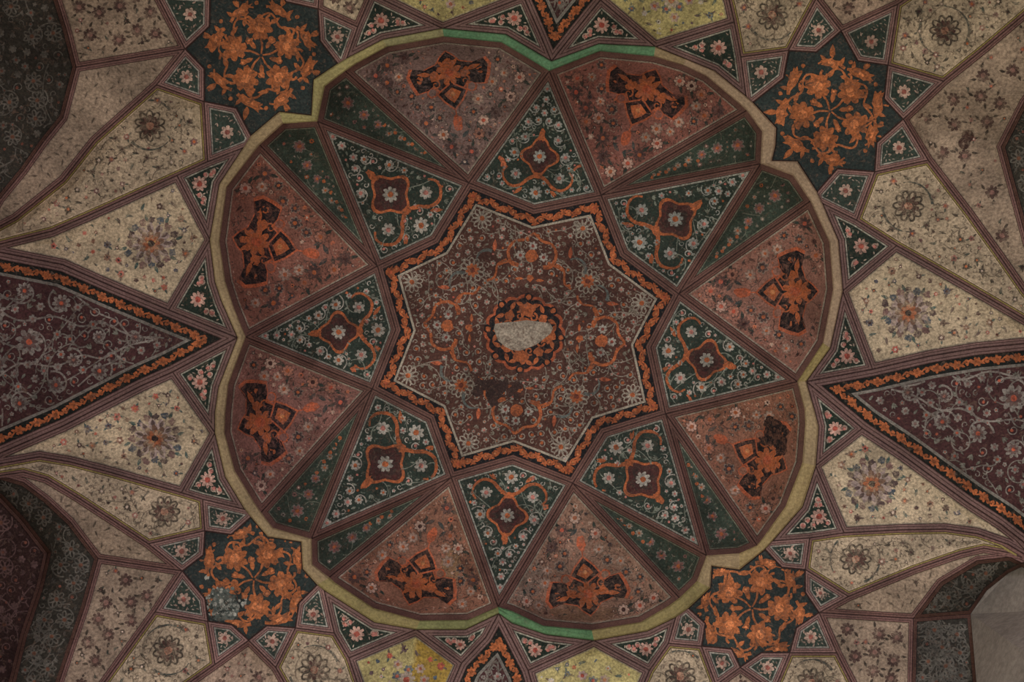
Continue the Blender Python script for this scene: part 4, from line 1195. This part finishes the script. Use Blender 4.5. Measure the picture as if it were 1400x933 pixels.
def pendentive_panel(c):
    poly = c.open; g = c.info['g']; st = c.info['style']
    p = Paint(c, poly); dk = tuple(int(v * 0.42) for v in g); md = tuple(int(v * 0.62) for v in g)
    inn = outline(p, poly, 1.6, tuple(min(255, int(v * 1.12)) for v in g), 0) if c.info['gold'] else poly
    p.bound = inn
    q = Paint(c, inn)
    if c.info['rose'] is not None:
        rc = np.array(c.info['rose'], float)
        q.daisy(rc, 21, 10, dk, (130, 84, 66), 0, 2.6); q.flower(rc, 15, 10, (86, 58, 50), (172, 120, 92), 0)
        a = rng.random() * 6.3
        p.arc(rc, 33, a, a + 1.7, 3, (74, 80, 72), 0); p.arc(rc, 35, a + 3.1, a + 4.9, 3, (74, 80, 72), 0); p.take(rc, 27)
    if st == 'sprays':
        for w in p.spots(13, 14):
            p.flower(w, 9.5, 8, (88, 66, 58), (142, 102, 90), 0); a = rng.random() * 6.3
            for s in (0, 2.2, 4.1): p.leaf((w[0] + 14.5 * math.cos(a + s), w[1] + 14.5 * math.sin(a + s)), a + s + 0.4, 9, 3.6, dk, 0)
        fill_florets(p, 26, 4.6, (md, dk, (150, 100, 88)), ((82, 88, 76), dk))
    elif st == 'worn':
        for w in p.spots(7, 40): p.leaf(w, rng.random() * 6.3, 10, 2.4, md, 0)
        fill_florets(p, 22, 4.5, (md, dk, md), (md, dk))
    else:
        p.wander(30, 40, 1.2, md, 0, 0.25, md)
        fill_florets(p, 40, 6.0, ((150, 96, 84), dk, md, (120, 84, 80)), ((84, 90, 78), dk))
        fill_florets(p, 60, 3.4, (md, dk, (160, 104, 90)), (md, (100, 100, 84)))
        for w in p.spots(2.4, 120): p.curl(w, 3, rng.random() * 6.3, md, 0, 1.1, 0.6)
    if 'nP5' in c.nodes:   # heart shaped damp stain and small nail
        p.blob((1323, 186), 9, (66, 42, 36), 3, 0.15, 16); p.blob((1318, 196), 9, (66, 42, 36), 3, 0.15, 16)
    o = panel_mesh(c, poly, g, 'pendentive_panel', 10.0, painter=p, label=c.info.get('label'))
    if o and c.info['rose'] is not None: sub_paint(q, 'painted_rosette', o, inn)

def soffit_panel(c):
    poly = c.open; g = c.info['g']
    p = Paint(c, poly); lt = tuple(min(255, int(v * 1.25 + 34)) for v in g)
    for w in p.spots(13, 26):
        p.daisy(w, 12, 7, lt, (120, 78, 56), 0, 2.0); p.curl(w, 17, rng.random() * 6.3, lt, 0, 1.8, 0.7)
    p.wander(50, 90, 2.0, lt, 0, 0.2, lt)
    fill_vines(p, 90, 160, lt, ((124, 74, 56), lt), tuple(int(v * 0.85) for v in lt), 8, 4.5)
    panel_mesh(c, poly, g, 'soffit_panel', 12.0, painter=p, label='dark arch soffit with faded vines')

BUILD = {'star': star_panel, 'kite': kite_panel, 'lobe': lobe_panel, 'sliver': sliver_panel, 'spandrel': spandrel_panel, 'cream': cream_panel,
         'maroon': maroon_panel, 'corner_star': corner_star_panel, 'star_kite': star_kite_panel, 'pendentive': pendentive_panel, 'soffit': soffit_panel}
for c in cells: BUILD[c.kind](c)

# ------------------------------------------------------------------ plain walls below the vault
wl = ['ew4', 'ew3', 'ew2', 'ew1', 'ew0', 'ewy', 'ewx', 'ew6', 'ew5']
wuv = np.array([N[n][:2] for n in wl] + [(1570.0, 828.0)])
wd = np.concatenate((dout(wuv[:9]) + np.array([N[n][2] for n in wl]) + np.array([0, 0, 0, 0, 0, 0.0, -1.0, -0.5, -0.25]), [3.35]))
m = len(wuv)
V = np.vstack((to3(wuv, wd), to3(wuv, wd + 0.08)))
w_se = build('wall_southeast', V, [(0, 1, 2), (0, 2, 9), (2, 3, 9), (3, 4, 9), (4, 5, 9), (0, 9, 6), (0, 6, 7), (0, 7, 8)] + [(0, 1, m + 1, m), (1, 2, m + 2, m + 1), (2, 3, m + 3, m + 2), (3, 4, m + 4, m + 3), (8, 0, m, m + 8), (7, 8, m + 8, m + 7)],
             np.tile(lin((152, 144, 132)), (2 * m, 1)), M_WALL)
w_se['kind'] = 'structure'; w_se['label'] = 'plain pale plaster wall below the southeast arch'

def skirt_wall(name, uvs):
    uv = np.array(uvs, float); d = dout(uv) + 0.25
    top = to3(uv, d); bot = top.copy(); bot[:, 2] = -1.6
    out = top.copy(); c0 = to3(CEN[None], [5.0])[0]
    dirn = top[:, :2] - c0[:2]; dirn /= np.hypot(dirn[:, 0], dirn[:, 1])[:, None]
    o1, o2 = top.copy(), bot.copy(); o1[:, :2] += dirn * 0.3; o2[:, :2] += dirn * 0.3
    n = len(uv); V = np.vstack((top, bot, o1, o2)); F = []
    for i in range(n - 1): F += [(i, i + 1, n + i + 1, n + i), (2 * n + i, 2 * n + i + 1, 3 * n + i + 1, 3 * n + i), (i, i + 1, 2 * n + i + 1, 2 * n + i)]
    o = build(name, V, F, np.tile(lin((150, 138, 122)), (len(V), 1)), M_WALL); o['kind'] = 'structure'
    o['label'] = 'plain plaster wall under the %s side of the vault' % name.split('_')[1]
skirt_wall('wall_west', [(-172, -72), (-172, 325), (-172, 640), (-172, 1012)])
skirt_wall('wall_east', [(1572, -72), (1572, 452), (1572, 776), (1572, 1012)])
skirt_wall('wall_north', [(-172, -72), (300, -72), (700, -72), (1100, -72), (1572, -72)])
skirt_wall('wall_south', [(-172, 1012), (300, 1012), (700, 1012), (1100, 1012), (1572, 1012)])

fl = build('floor', [(-4.2, -3.4, -1.6), (4.2, -3.4, -1.6), (4.2, 3.4, -1.6), (-4.2, 3.4, -1.6), (-4.2, -3.4, -1.8), (4.2, -3.4, -1.8), (4.2, 3.4, -1.8), (-4.2, 3.4, -1.8)],
           [(0, 1, 2, 3), (7, 6, 5, 4), (0, 4, 5, 1), (1, 5, 6, 2), (2, 6, 7, 3), (3, 7, 4, 0)], np.tile(lin((176, 164, 146)), (8, 1)), M_WALL)
fl['kind'] = 'structure'; fl['label'] = 'plain pale stone floor below the vault'

for o in bpy.data.objects:
    if '_g' in o: del o['_g']
